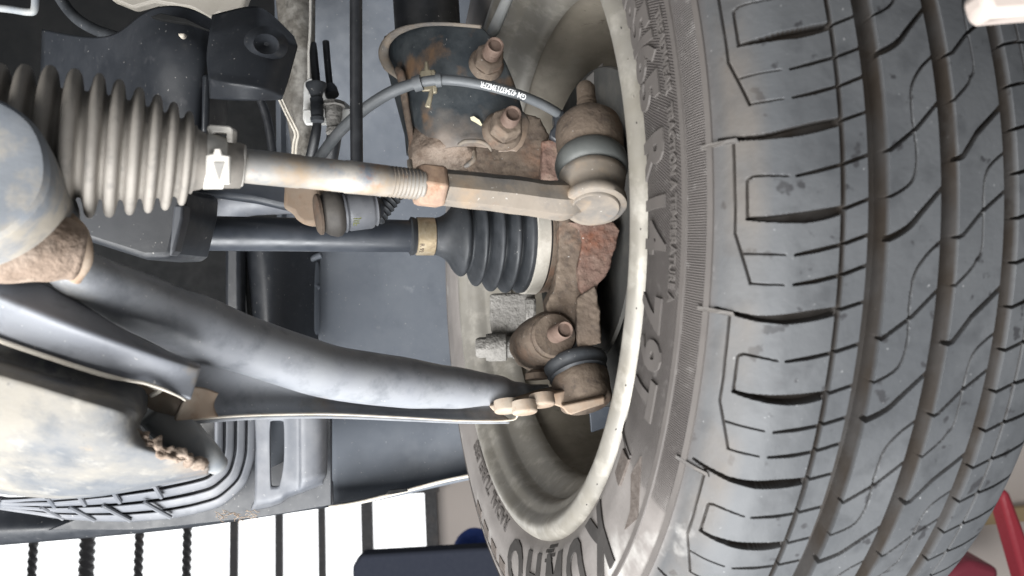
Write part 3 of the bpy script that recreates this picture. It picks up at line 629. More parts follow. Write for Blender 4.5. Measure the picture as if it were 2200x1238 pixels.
g = G(); g.tube(PP([(x, y, d) for x, y, r, d in TE]), [R(r, d) for x, y, r, d in TE], 8, 5, 1, (True, True), .3, .0004, 120)
bev(g.build('outer_end', m_tieend, tr, True, 30), .002, 3)
A = P(1278, 446, .404); B = P(1258, 190, .448)   # joint axis, bottom cap to stud top
d = .415
g = G(); g.lathe(A, B, [(0, R(62, d)), (.004, R(66, d)), (.035, R(68, d)), (.06, R(67, d)), (.075, R(62, d)), (.14, R(66, d)), (.20, R(70, d)), (.235, R(72, d)), (.25, R(66, d))], 56, 0, (True, True), 1, .0003, 120); g.build('joint_housing', m_tieend, tr, True, 60)
g = G(); g.lathe(A, B, [(-.006, R(10, d)), (-.006, R(44, d)), (-.016, R(47, d)), (-.018, R(50, d)), (-.012, R(52, d)), (.01, R(53, d))], 48); g.build('end_cap', m_tieend, tr, True, 50)
g = G(); g.lathe(A, B, [(.24, R(60, d)), (.25, R(70, d)), (.28, R(77, d)), (.33, R(80, d)), (.375, R(77, d)), (.405, R(70, d)), (.42, R(58, d))], 56); g.build('dust_boot', m_torus, tr, True, None)
d = .445
g = G(); g.lathe(A, B, [(.40, R(58, d)), (.42, R(66, d)), (.50, R(69, d)), (.60, R(69, d)), (.66, R(66, d)), (.69, R(58, d)), (.70, R(30, d))], 56, 0, (True, True), 1, .0006, 140); g.build('arm_boss', m_rust, kn, True, None)
g = G(); g.lathe(A, B, [(.68, R(36, d)), (.72, R(34, d)), (.77, R(27, d)), (.80, R(23, d))], 32, 0, (True, True), 1, .0004, 200); g.build('castle_nut', m_rust, tr)
g = G(); g.lathe(A, B, [(.79, R(16, .45)), (.80, R(21, .45)), (.825, R(22, .45)), (.83, R(19, .45)), (.845, R(19, .45)), (.85, R(21, .45)), (.87, R(21, .45)), (.875, R(18.5, .45)), (.885, R(18.5, .45)), (.89, R(20, .45)), (1.0, R(20, .45)), (1.03, R(15, .45))], 28, 0, (True, True), 1, .0003, 200); g.build('stud', m_rust, tr, True, 50)
# ================================================================== steering bellows
bl = thing('steering_bellows', 'dusty ribbed rubber steering bellows at upper left', 'bellows', P(220, 470, .31))
RG = [(-5, 290, 150), (47, 290, 155), (100, 297, 160), (152, 305, 160), (204, 312, 157), (246, 318, 150), (289, 324, 139), (328, 329, 129), (364, 334, 118), (398, 339, 103)]
def bd_(x): return .300 + x / 440 * .0315
pr = []; A = P(-60, 279, bd_(-60)); B = P(440, 347, bd_(440)); ax = B - A; L2 = ax.length_squared
def tt(x, y): return (P(x, y, bd_(x)) - A).dot(ax) / L2
for i, (x, y, r) in enumerate(RG):
    d = bd_(x); t = tt(x, y); r = R(r, d) * .985; nx = RG[i + 1] if i + 1 < len(RG) else (428, 343, 92)
    h = (tt(nx[0], nx[1]) - t)
    v = r * .72
    pr += [(t - h * .32, r * .86), (t - h * .27, r * .93), (t - h * .15, r * .985), (t, r), (t + h * .15, r * .985), (t + h * .27, r * .93), (t + h * .32, r * .86), (t + h * .40, v * 1.02), (t + h * .5, v), (t + h * .60, v * 1.02)]
pr = [p for p in pr if p[0] < tt(420, 343)] + [(tt(420, 343), R(66, .331)), (tt(436, 346), R(61, .331)), (tt(440, 346), R(58, .331)), (tt(520, 356), R(48, .337))]
g = G(); g.lathe(A, B, pr, 72); g.build('rubber_gaiter', m_bellow, bl, True, None)
d = .332
g = G(); g.lathe(P(440, 346, d), P(526, 357, d + .006), [(0, R(58, d)), (.02, R(61, d)), (.5, R(56, d)), (.55, R(49, d)), (.97, R(46, d)), (1, R(42, d))], 48); g.build('clamp_band', m_clampw, bl, True, 40)
plate('clamp_ear', [(443, 272), (452, 267), (494, 271), (500, 277), (498, 306), (486, 306), (486, 285), (458, 284), (456, 302), (444, 298)], .328, .006, m_clampw, bl, .0006)
plate('clamp_plate', [(441, 332), (457, 330), (460, 318), (474, 318), (477, 332), (494, 334), (493, 396), (441, 393)], .3185, .002, m_clampw, bl, .0006)
plate('clamp_arrow', [(459, 350), (481, 350), (470, 385)], .3181, .0003, mat('stamped_recess', (.27, .26, .245), .7), bl, 0)
# ================================================================== strut
st = thing('strut', 'dark rust-stained strut clamp with two big bolts at top centre', 'strut', P(960, 350, .52))
d = .545
g = G(); g.lathe(P(908, -120, .590), P(935, 330, .585), [(0, R(76, d)), (.45, R(76, d)), (1, R(66, d))], 56); g.build('strut_tube', m_black, st)
sheet('strut_bracket', [[(826, 78, .55), (862, 62, .538), (905, 52, .522), (960, 52, .517), (1000, 55, .515), (1034, 58, .515)],
                        [(818, 104, .55), (862, 88, .536), (905, 82, .519), (960, 82, .513), (1010, 84, .512), (1062, 84, .512)],
                        [(836, 165, .555), (868, 165, .534), (905, 165, .516), (970, 165, .510), (1040, 165, .509), (1104, 168, .512)],
                        [(858, 250, .56), (878, 248, .534), (910, 248, .516), (985, 248, .509), (1060, 248, .507), (1128, 255, .51)],
                        [(872, 300, .56), (886, 300, .534), (915, 300, .516), (985, 298, .510), (1060, 300, .507), (1134, 300, .51)],
                        [(876, 322, .56), (890, 330, .536), (918, 330, .522), (980, 312, .514), (1050, 318, .508), (1110, 326, .51)]], m_bracket, st, .004, 3)
g = G(); g.tube(PP([(856, 168, .536), (832, 140, .54), (824, 112, .541), (834, 86, .536), (860, 66, .526), (905, 54, .512), (960, 52, .508), (1034, 58, .508)]), [R(4, .53), R(11, .53), R(12, .53), R(9, .53), R(7, .53), R(4.5, .53), R(4, .53), R(4, .53)], 12, 8, .6); g.build('bracket_lip', m_tieend, st, True, None)
g = G(); g.tube(PP([(852, 148, .535), (862, 165, .53), (872, 230, .53), (884, 300, .53), (886, 345, .535)]), [R(7, .53), R(12, .53), R(10, .53), R(9, .53), R(5, .53)], 12, 6, .6); g.build('clamp_flange', m_rust, st, True, None)
# mud-caked lower cup
g = G(); g.lathe(P(948, 285, .545), P(955, 354, .535), [(0, R(70, .53)), (.55, R(74, .53)), (.85, R(75, .53)), (.97, R(72, .53)), (1.0, R(66, .53)), (1.0, R(20, .53))], 64, 0, (True, True), 1, .0018, 120); g.build('lower_cup', m_mud, st, True, None)
g = G(); g.tube(PP([(985, 312, .505), (1000, 304, .503), (1030, 304, .503), (1048, 312, .503), (1056, 325, .503)]), [R(4, .5), R(5, .5), R(5, .5), R(5, .5), R(2, .5)], 10, 6); g.build('lower_lip', m_tieend, st)
g = G(); g.tube(PP([(880, 345, .51), (882, 362, .508), (890, 370, .508), (897, 372, .51)]), [R(6, .5), R(6, .5), R(5, .5), R(2, .5)], 10, 6); g.build('cup_hook', m_tieend, st)
g = G(); g.tube(PP([(1018, 325, .508), (1018, 342, .507), (1008, 352, .507), (998, 358, .508)]), [R(4, .5), R(6, .5), R(6, .5), R(4, .5)], 10, 6); g.build('cup_hook', m_tieend, st)
stud_nut(st, P(1044, 140, .51), R(38, .51), R(32, .51), R(20, .49), .005, .009, .024)
stud_nut(st, P(1078, 284, .507), R(44, .507), R(35, .507), R(20, .49), .006, .011, .026)
sheet('stud_pad', [[(1112, 235, .507), (1128, 240, .507), (1138, 262, .508)], [(1100, 300, .505), (1126, 300, .505), (1134, 290, .507)], [(1070, 326, .505), (1100, 326, .505), (1122, 315, .507)]], m_bracket, st, .002, 3)
plate('paint_mark', [(1010, 252), (1018, 250), (1030, 258), (1036, 268), (1034, 271), (1026, 266), (1012, 258)], .5055, .0004, m_yellow, st, 0)
plate('cable_clip', [(912, 131), (919, 131), (921, 148), (930, 152), (931, 198), (924, 232), (912, 229), (920, 205), (922, 195), (906, 196), (901, 152), (911, 150)], .496, .003, m_gold, st, .0008)
plate('cable_clip', [(924, 150), (933, 148), (938, 160), (939, 198), (930, 201), (927, 165)], .492, .004, m_gold, st, .0008)
plate('wiper_edge', [(1040, 78), (1075, 0), (1092, -20), (1108, -20), (1072, 66), (1058, 80)], .53, .008, m_armgrey, st, .002)
# ================================================================== wheel speed sensor cable
HP = [(655, 372, .56), (690, 333, .53), (722, 292, .51), (760, 254, .50), (802, 221, .492), (850, 194, .486), (905, 177, .482), (960, 172, .481), (1030, 181, .481), (1100, 199, .486), (1160, 222, .495), (1198, 243, .505)]
sc_ = thing('sensor_cable', 'grey rubber sensor cable with white printed number arching across the strut', 'cable', P(900, 180, .48))
g = G(); g.tube(PP(HP), [R(12.5, .5)] * 6 + [R(11, .49)] * 6, 16, 10); g.build('cable', m_hose, sc_, True, None)
g = G(); g.tube(PP([(889, 182, .4825), (906, 177, .482)]), R(17, .48), 20, 3); g.tube(PP([(936, 173, .481), (948, 172, .481)]), R(15, .48), 20, 3); g.build('grommet', m_hose, sc_)
plate('connector', [(1192, 232), (1214, 236), (1214, 300), (1196, 306), (1180, 295), (1182, 280), (1192, 270), (1188, 245)], .505, .018, m_plastic, sc_, .0015)
def cable_text():
    vs, fs = text_mesh('GM 42343713MZFR', .0050, .00012, .00004)
    x1 = max(v.x for v in vs); out = []
    pa = np.array([(p[0], p[1], p[2]) for p in HP])
    for v in vs:
        s = 1131 - 98 * v.x / x1
        y = np.interp(s, pa[:, 0], pa[:, 1]); dd = np.interp(s, pa[:, 0], pa[:, 2]); e = np.interp(s + 4, pa[:, 0], pa[:, 1]) - np.interp(s - 4, pa[:, 0], pa[:, 1])
        tx, ty = 8, e; l = math.hypot(tx, ty); tx, ty = tx / l, ty / l
        r = R(11, .49); a = (v.y - .0016) / r + .25      # angle round the cable, increasing downwards
        off = math.sin(a) * 11; fr = math.cos(a) * r
        p = P(s - ty * off, y + tx * off, dd) + VIEW * (fr + .0011 + v.z)
        out.append(p)
    obj('printed_number', out, fs, m_print, sc_, False)
cable_text()
# ================================================================== stabiliser link and bar
lk = thing('stabilizer_link', 'black upright stabiliser link rod with ball joint hanging behind the tie rod', 'link rod', P(765, 480, .46))
g = G(); g.tube(PP([(765, -60, .455), (765, 150, .455), (767, 420, .455)]), R(13.5, .455), 24, 4); g.build('link_rod', m_black, lk)
A = P(676, 462, .455); B = P(812, 446, .468); d = .46
g = G(); g.lathe(A, B, [(.02, R(38, d)), (.05, R(44, d)), (.09, R(44, d)), (.11, R(38, d))], 48); g.build('washer', m_rust, lk)
g = G(); g.lathe(A, B, [(.09, R(34, d)), (.13, R(40, d)), (.2, R(48, d)), (.3, R(53, d)), (.37, R(52, d)), (.42, R(45, d)), (.45, R(40, d))], 48); g.build('dust_boot', mat('brown_boot', (.055, .05, .045), .6, 0, [((.1, .09, .08), 60, .45, .7, .8)]), lk, True, None)
g = G(); g.lathe(A, B, [(.41, R(36, d)), (.43, R(45, d)), (.46, R(46, d)), (.48, R(43, d)), (.5, R(42, d)), (.53, R(44, d)), (.86, R(44, d)), (.89, R(42, d)), (.9, R(38, d)), (.93, R(37, d)), (.95, R(40, d)), (.98, R(34, d))], 48); g.build('joint_housing', m_duct, lk, True, 40)
g = G(); g.lathe(A, B, [(.95, R(26, d)), (1.0, R(26, d)), (1.06, R(20, d))], 12); g.build('end_bolt', m_plastic, lk)
vs, fs = text_mesh('JIF', .0062, .0001, .00004)
obj('printed_mark', [P(772 - v.y / .46 * F_ * .8, 468 + v.x / .46 * F_ * .8, .4478 - .0003 + abs(v.x - .005) * .2) for v in vs], fs, m_green, lk, False)
g = G(); pr = []
for k in range(10): pr += [(k / 10, R(19, .47)), (k / 10 + .05, R(22, .47)), (k / 10 + .08, R(19, .47))]
g.lathe(P(806, 470, .475), P(872, 385, .485), pr, 24); g.build('ribbed_sleeve', m_rubber, lk)
sb = thing('stabilizer_bar', 'dark stabiliser bar end with rusty flattened tip behind the tie rod', 'stabiliser bar', P(560, 430, .47))
plate('bar', [(395, 372), (480, 352), (600, 366), (690, 385), (690, 440), (640, 452), (600, 448), (540, 434), (440, 420), (395, 414)], .472, .016, m_shaft, sb, .004, None, 3)
plate('bar_tip', [(610, 380), (690, 380), (691, 470), (676, 485), (652, 484), (634, 470), (628, 458), (606, 448)], .468, .012, m_sand, sb, .004, None, 3)
# ================================================================== wheel-arch liner, rails, background of the bay
ln = thing('arch_liner', 'flat blue-grey plastic wheel arch liner behind the drive shaft', 'liner', P(840, 900, .88))
sheet('liner_panel', [[(676, -120, .86), (760, -120, .875), (860, -120, .89), (960, -120, .9), (1080, -120, .92)],
                      [(678, 200, .86), (760, 200, .872), (860, 200, .885), (960, 200, .895), (1080, 200, .91)],
                      [(680, 520, .86), (760, 520, .87), (860, 520, .88), (960, 520, .89), (1060, 520, .9)],
                      [(681, 720, .86), (760, 720, .868), (860, 720, .876), (960, 720, .886), (1040, 720, .9)],
                      [(682, 930, .86), (760, 930, .866), (860, 930, .872), (960, 930, .88), (1030, 930, .9)]], m_liner, ln, .004, 3)
c = P(762, 190, .868)
nv = (Vector(CAM) - c).normalized()
g = G(); g.lathe(c - nv * .002, c + nv * .006, [(0, R(48, .87)), (.4, R(44, .87)), (.9, R(34, .87)), (1, R(30, .87)), (.8, R(24, .87)), (.2, R(20, .87)), (.1, R(2, .87))], 40); g.build('liner_boss', m_liner, ln)
plate('liner_seam', [(536, 600), (560, 560), (640, 545), (681, 545), (682, 730), (640, 730), (560, 700), (540, 660)], .84, .02, m_liner, ln, .01, None, 3)
g = G(); g.tube(PP([(690, 548, .84), (665, 560, .84), (658, 585, .84), (672, 610, .845), (684, 618, .85)]), R(7, .84), 10, 6); g.build('liner_fold', m_liner, ln)
sheet('inner_flap', [[(525, 520, .8), (560, 520, .79), (600, 520, .8), (640, 520, .82), (690, 520, .85)], [(535, 620, .8), (570, 610, .785), (610, 600, .8), (645, 590, .82), (684, 600, .85)], [(550, 760, .8), (575, 760, .785), (610, 760, .8), (650, 760, .82), (684, 760, .85)]], m_plastic, ln, .003, 3)
plate('liner_post', [(482, 520), (516, 520), (516, 700), (482, 690)], .78, .02, m_plastic, ln, .004)
plate('liner_post', [(518, 520), (540, 520), (548, 700), (530, 690)], .80, .015, m_dark, ln, .003)
g = G(); g.tube(PP([(490, 470, .75), (505, 440, .74), (560, 432, .74), (640, 440, .75)]), [R(30, .75), R(34, .75), R(30, .75), R(20, .75)], 18, 6); g.build('liner_hump', m_duct, ln)
g = G(); rs = []
for k in range(25):
    a = math.radians(36 + k * 5.2); rs.append([Vector((x, -r * math.cos(a), r * math.sin(a))) for x, r in ((-.16, .335), (-.155, .345), (.10, .345), (.19, .345), (.20, .335), (.205, .35), (.20, .36), (-.165, .36))])
g.rings([[q for q in r] for r in rs]); g.build('arch_roof', m_liner, ln, True, 40)  # shell added over the wheel so the upper tyre stays darker
rl = thing('chassis_rail', 'brown sealed chassis rail edge left of the white hose bracket', 'chassis rail', P(655, 340, .68))
sheet('rail_face', [[(585, -60, .70), (620, -60, .685), (655, -60, .69), (678, -60, .7)], [(605, 100, .70), (630, 100, .68), (655, 100, .68), (677, 100, .69)], [(600, 200, .70), (630, 210, .68), (655, 210, .68), (676, 210, .69)], [(628, 300, .70), (642, 300, .685), (655, 300, .68), (672, 300, .69)], [(628, 380, .70), (640, 380, .685), (655, 380, .68), (668, 380, .69)]], m_rail, rl, .004, 3)
for dx in (0, 7):
    g = G(); g.tube(PP([(600 + dx, 214, .672), (612 + dx, 240, .67), (626 + dx, 268, .668), (634 + dx, 288, .668), (630 + dx, 312, .668), (627 + dx, 365, .668)]), R(2.6, .67), 8, 6); g.build('seam_flange', m_cream, rl)
g = G(); g.tube(PP([(668, -40, .665), (667, 60, .665), (664, 110, .665), (664, 170, .665)]), R(7, .665), 10, 6, .5); g.build('sealant_strip', m_clampw, rl)
hb = thing('brake_hose_bracket', 'white metal bracket clamping two black brake hoses', 'bracket', P(700, 270, .62))
plate('bracket_plate', [(652, 178), (662, 168), (682, 165), (688, 176), (676, 182), (664, 188), (664, 200), (690, 205), (700, 192), (708, 192), (716, 202), (716, 214), (738, 216), (752, 228), (752, 252), (738, 268), (656, 268), (650, 255)], .615, .004, m_white, hb, .001)
plate('bracket_fold', [(650, 235), (753, 232), (753, 252), (740, 268), (656, 268)], .609, .003, m_white, hb, .001)
h1 = thing('brake_hose', 'thin black brake hose with ribbed sleeve through left of white bracket', 'hose', P(680, 270, .6), 'brake hoses clamped at the white bracket')
g = G(); g.tube(PP([(674, 94, .61), (674, 120, .605), (680, 185, .6), (682, 255, .597), (676, 300, .6), (662, 360, .61)]), [R(6, .6), R(9, .6), R(9, .6), R(9, .6), R(11, .6), R(11, .6)], 16, 6); g.build('hose', m_black, h1)
g = G(); g.lathe(P(679, 176, .595), P(682, 262, .592), [(0, R(10, .6)), (.05, R(22, .6)), (.12, R(22, .6)), (.28, R(14, .6)), (.4, R(12, .6)), (.42, R(14, .6)), (.55, R(13, .6)), (.57, R(14, .6)), (.7, R(13, .6)), (.72, R(14, .6)), (.88, R(13, .6)), (.9, R(15, .6)), (.99, R(14, .6)), (1, R(9, .6))], 28); g.build('ribbed_sleeve', m_rubber, h1)
h2 = thing('brake_hose', 'thick black brake hose with metal fitting through right of white bracket', 'hose', P(715, 290, .6), 'brake hoses clamped at the white bracket')
g = G(); g.tube(PP([(700, 90, .62), (704, 140, .615), (709, 190, .612)]), R(7.5, .61), 14, 6); g.build('hose_end', m_black, h2)
g = G(); g.tube(PP([(718, 270, .6), (717, 300, .6), (708, 340, .605), (700, 380, .61)]), [R(15, .6), R(16, .6), R(18, .6), R(18, .6)], 16, 6); g.build('hose', m_black, h2)
g = G(); g.lathe(P(716, 222, .6), P(718, 290, .596), [(0, R(24, .6)), (.12, R(25, .6)), (.14, R(19, .6)), (.45, R(18, .6)), (.5, R(16, .6)), (.8, R(15, .6)), (.82, R(17, .6)), (.95, R(17, .6)), (1, R(14, .6))], 28); g.build('fitting', m_cal, h2)
g = G(); g.lathe(P(708, 185, .61), P(714, 205, .607), [(0, R(12, .6)), (.4, R(15, .6)), (1, R(15, .6))], 20); g.build('grommet', m_rubber, h2)
# bay on the left: its shade is put into near-black sheets
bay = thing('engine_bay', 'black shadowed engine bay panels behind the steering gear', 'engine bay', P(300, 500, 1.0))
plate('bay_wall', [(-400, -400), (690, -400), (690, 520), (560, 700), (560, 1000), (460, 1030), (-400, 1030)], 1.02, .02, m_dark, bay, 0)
g = G(); g.box((-.35, .2, .50), AX * 1.4, AY * .75, AZ * .01); g.build('floor_pan', m_dark, bay, False, None)  # unseen slab added overhead to block light from above
g = G(); g.box((-1.15, .2, .1), AX * .01, AY * .7, AZ * .4); g.build('bay_side', m_dark, bay, False, None)  # unseen slab added to close off light from the left
# ================================================================== black splash shield, upper left
sp = thing('splash_shield', 'moulded black plastic splash shield above the ribbed bellows', 'splash shield', P(400, 220, .5))
sheet('shield_back', [[(90, 62, .52), (170, 80, .5), (245, 82, .48), (290, 40, .46), (330, 12, .45), (400, 10, .45), (455, 40, .46), (500, 70, .47)],
                      [(88, 110, .52), (170, 120, .5), (245, 110, .478), (285, 80, .455), (330, 48, .445), (400, 40, .445), (455, 75, .45), (500, 110, .46)],
                      [(85, 200, .52), (170, 200, .5), (245, 190, .475), (285, 150, .45), (330, 100, .435), (400, 95, .435), (450, 120, .44), (470, 150, .45)],
                      [(85, 330, .52), (170, 330, .5), (245, 300, .47), (300, 250, .45), (340, 220, .44), (400, 200, .437), (438, 180, .44), (448, 180, .452)],
                      [(85, 420, .52), (170, 420, .5), (245, 400, .47), (300, 350, .45), (345, 320, .44), (400, 300, .437), (432, 280, .44), (442, 280, .452)]], m_plastic, sp, .003, 3)
sheet('shield_cup', [[(455, 32, .45), (520, 15, .45), (560, 10, .45), (600, 45, .452), (632, 78, .455)],
                     [(450, 70, .435), (505, 60, .43), (556, 50, .43), (600, 80, .435), (640, 100, .445)],
                     [(442, 120, .43), (480, 110, .42), (545, 110, .42), (595, 125, .425), (632, 130, .44)],
                     [(446, 156, .425), (490, 162, .415), (545, 165, .415), (585, 172, .42), (618, 180, .435)],
                     [(448, 170, .422), (490, 180, .412), (545, 185, .412), (580, 195, .418), (608, 208, .43)],
                     [(450, 212, .43), (490, 216, .42), (545, 217, .42), (575, 216, .425), (602, 215, .435)]], m_plastic, sp, .003, 3, (), {1: .5, 3: .7, 4: .7})
c = P(572, 95, .423); nv = (Vector(CAM) - c).normalized()
g = G(); g.lathe(c - nv * .004, c + nv * .005, [(0, R(46, .425)), (.5, R(40, .425)), (1, R(26, .425)), (.7, R(20, .425)), (.3, R(5, .425))], 36, 0, (True, True), .8); g.build('cup_dimple', m_plastic, sp)
plate('shield_edge', [(432, 158), (450, 158), (446, 280), (430, 290)], .43, .03, m_plastic, sp, .004)
plate('lower_box', [(120, 380), (398, 400), (394, 455), (372, 545), (362, 556), (310, 558), (190, 520), (120, 470)], .415, .05, m_plastic, sp, .006, None, 3)
plate('box_face', [(372, 440), (394, 440), (392, 470), (374, 540), (362, 552)], .405, .01, m_duct, sp, .002)
plate('fixing_clip', [(381, 71), (397, 71), (394, 80), (386, 81)], .433, .004, m_cream, sp, .0008)
plate('shield_lip', [(322, 36), (345, 28), (400, 40), (440, 60), (452, 66), (400, 50), (345, 42)], .437, .004, m_dark, sp, .001)
tg = tag(plate('body_panel', [(210, -40), (540, -40), (522, 15), (498, 53), (470, 30), (452, 42), (410, 18), (330, 5), (285, 18), (240, 0)], .56, .01, m_body, None, .002), 'beige painted body panel with pointed corner above the black shield', 'body panel')
g = G(); g.tube(PP([(110, -40, .6), (135, 5, .6), (165, 40, .59), (205, 64, .58), (255, 82, .57)]), R(12, .59), 14, 6); tag(g.build('wiring_conduit', m_rubber, None), 'dark grey flexible conduit curving down at the top left', 'conduit')
g = G(); g.tube(PP([(-40, 14, .5), (20, 20, .5), (60, 26, .5), (74, 20, .5), (76, -20, .5)]), R(8, .5), 12, 6); tag(g.build('metal_bracket', m_armgrey, None), 'small pale metal bracket edge in the top left corner', 'bracket')
g = G(); g.tube(PP([(560, 215, .74), (575, 260, .74), (586, 330, .74), (590, 380, .74)]), R(9, .74), 12, 6); tag(g.build('wiring_cable', m_black, None), 'black cable hanging in the dark gap below the shield cup', 'cable')
# ================================================================== front subframe
mt_ = thing('engine_mount', 'large blurred blue-grey round mount at the left edge', 'engine mount', P(-40, 480, .26))
c = P(-92, 372, .262); nv = Vector((.35, -1, -.15)).normalized()
g = G(); g.lathe(c + AY * .05, c - AY * .006, [(0, R(158, .27)), (.6, R(176, .265)), (.86, R(184, .262)), (.93, R(182, .262)), (.97, R(174, .26)), (.985, R(150, .26)), (.97, R(60, .26)), (.97, R(5, .26))], 64, 0, (True, True), 1, .001, 60); g.build('mount_cup', mat('mottled_mount', (.21, .225, .245), .7, 0, [((.38, .34, .28), 22, .5, .60, .85), ((.12, .14, .17), 30, .5, .66, .7)], [(90, .3, .0015)], .25), mt_, True, 20)
sf = thing('subframe', 'dusty grey-blue pressed steel subframe at the lower left', 'subframe', P(150, 1040, .3))
sheet('subframe_pressing', [[(-60, 715, .318), (0, 735, .316), (100, 768, .316), (200, 800, .32), (270, 818, .326), (308, 830, .332), (318, 850, .345)],
                            [(-60, 755, .312), (0, 772, .311), (100, 802, .311), (195, 832, .314), (262, 848, .319), (300, 862, .326), (316, 885, .34)],
                            [(-60, 772, .296), (0, 790, .296), (100, 820, .297), (190, 848, .30), (255, 864, .306), (290, 880, .315), (306, 900, .33)],
                            [(-60, 790, .292), (0, 808, .292), (100, 836, .293), (185, 864, .296), (248, 880, .302), (280, 895, .311), (300, 915, .327)],
                            [(-60, 885, .296), (0, 898, .296), (100, 914, .297), (180, 926, .30), (245, 934, .306), (285, 938, .315), (310, 938, .328)],
                            [(-60, 920, .301), (0, 934, .301), (100, 946, .302), (185, 954, .305), (255, 960, .311), (310, 966, .318), (360, 974, .328)],
                            [(-60, 990, .318), (0, 1000, .318), (110, 1006, .319), (210, 1008, .322), (300, 1006, .327), (390, 1004, .332), (452, 1000, .340)],
                            [(-60, 1040, .340), (0, 1050, .340), (130, 1068, .342), (235, 1058, .345), (320, 1040, .348), (400, 1024, .35), (448, 1012, .352)],
                            [(-60, 1055, .365), (0, 1062, .365), (130, 1076, .366), (235, 1066, .368), (320, 1048, .37), (400, 1032, .37), (448, 1020, .37)]], m_frame, sf, .003, 3, (), {1: .8, 2: .7, 3: .6, 5: .4, 7: .8})
g = G()
for q, (r0, am) in enumerate(((9, .0042), (6, .0036), (7, .004))):
    g.tube(PP([(296 + q * 5, 922 + q * 9, .322), (320 + q * 4, 946 + q * 8, .323), (360 + q * 2, 966 + q * 6, .325), (405, 984 + q * 4, .329), (446, 998 + q * 2, .335)]), [R(r0 * .7, .32), R(r0, .32), R(r0 * .9, .32), R(r0 * .8, .32), R(2, .33)], 22, 26, 1, (True, True), 0, am, 330)
tag(g.build('mud_crust', m_mud, sf, True, None), None, None, None, 'stuff')
g = G(); g.tube(PP([(330, 880, .36), (380, 925, .365), (430, 968, .37), (470, 1000, .38)]), [R(40, .36), R(44, .36), R(34, .37), R(22, .38)], 24, 6); g.build('subframe_leg', m_armgrey, sf, True, None)
bu = thing('rear_bush', 'brown worn bush between the control arm and the subframe', 'bush', P(355, 890, .36))
g = G(); g.tube(PP([(300, 822, .35), (345, 850, .352), (385, 870, .352), (400, 888, .355)]), [R(30, .35), R(34, .35), R(30, .35), R(14, .35)], 24, 6, 1, (True, True), 0, .0015, 90); g.build('bush_body', m_sand, bu, True, None)
sheet('bush_flange', [[(410, 830, .345), (440, 832, .352), (470, 845, .362)], [(395, 868, .342), (425, 868, .348), (455, 870, .36)], [(378, 904, .343), (420, 901, .35), (470, 896, .362)]], m_sand, bu, .002, 3)
g = G(); g.tube(PP([(308, 820, .34), (330, 832, .338), (345, 838, .338), (325, 850, .34)]), [R(5, .34)] * 4, 8, 6); g.build('torn_edge', m_cream, bu)
# ================================================================== under-bumper plastics
du = thing('air_duct', 'ribbed grey plastic air duct wrapping the dark opening at bottom left', 'air duct', P(480, 1080, .64))
def duct_pt(k, s):
    """k = outward offset in px, s = position along the bend 0..1"""
    path = [(462, 860), (462, 920), (462, 965), (456, 992), (436, 1008), (400, 1017), (340, 1030), (260, 1044), (180, 1056), (110, 1066), (50, 1072), (0, 1074)]
    nrm = [(1, 0), (1, 0), (.98, .2), (.85, .55), (.5, .9), (.2, 1), (.15, .98), (.12, .88), (.1, .72), (.1, .55), (.1, .35), (0, .2)]
    x = s * (len(path) - 1); i = min(int(x), len(path) - 2); f = x - i
    q = [(path[i][j] * (1 - f) + path[i + 1][j] * f) + k * (nrm[i][j] * (1 - f) + nrm[i + 1][j] * f) for j in (0, 1)]
    return q
rows = []
for k, dd in ((-3, .67), (0, .606), (17, .611), (18.5, .624), (22, .625), (23.5, .614), (41, .619), (42.5, .632), (46, .633), (47.5, .622), (65, .626), (66.5, .638), (69, .639), (70.5, .629), (87, .633), (89, .67)):
    rows.append([(*duct_pt(k, s / 22), dd - .02 * s / 22) for s in range(23)])
sheet('duct_frame', rows, m_duct, du, .0025, 2, (), {k: .85 for k in range(1, 15)})
for x0 in (.56, .66, .745, .83):
    for k0, k1 in ((2, 40), (46, 86)):
        a = duct_pt(k0, x0 + k0 * .0006); b = duct_pt(k1, x0 - k1 * .0004)
        g = G(); g.tube(PP([(a[0], a[1], .590 + k0 * .0003), (b[0], b[1], .592 + k1 * .0003)]), R(5, .61), 8, 2); g.build('cross_rib', m_duct, du)
fr = [(535, 880), (578, 880), (612, 880), (640, 880), (665, 880), (700, 878)]
sheet('duct_box', [[(545, 880, .632), (572, 880, .63), (580, 880, .63), (608, 880, .63), (616, 880, .63), (640, 880, .632), (646, 880, .628), (690, 880, .632), (702, 880, .65)],
                   [(545, 904, .632), (572, 904, .63), (579, 904, .63), (610, 904, .63), (617, 904, .63), (641, 904, .632), (647, 904, .628), (692, 904, .632), (704, 904, .65)],
                   [(548, 1000, .632), (573, 1000, .63), (579, 1000, .63), (612, 1000, .63), (618, 1000, .63), (642, 1000, .632), (648, 1000, .628), (692, 998, .632), (704, 998, .65)],
                   [(548, 1040, .632), (575, 1040, .63), (581, 1046, .63), (600, 1046, .63), (614, 1030, .63), (642, 1034, .632), (648, 1034, .628), (690, 1022, .632), (702, 1020, .65)],
                   [(545, 1085, .632), (575, 1080, .63), (582, 1080, .63), (605, 1072, .63), (620, 1062, .632), (640, 1055, .634), (648, 1052, .632), (682, 1040, .64), (695, 1034, .655)],
                   [(540, 1098, .66), (575, 1092, .66), (582, 1090, .66), (605, 1082, .66), (620, 1070, .66), (640, 1062, .66), (648, 1060, .66), (682, 1046, .66), (695, 1040, .67)]], m_duct, du, .003, 2, {(1, 2), (2, 2)}, {1: .9, 3: .8, 4: .5}, (1, 2, 3, 4, 5, 6))
plate('slot_back', [(570, 890), (625, 890), (625, 985), (572, 1010)], .66, .004, m_liner, du, .001)
plate('slot_back', [(570, 1000), (625, 975), (625, 1065), (572, 1065)], .69, .004, m_dark, du, .001)
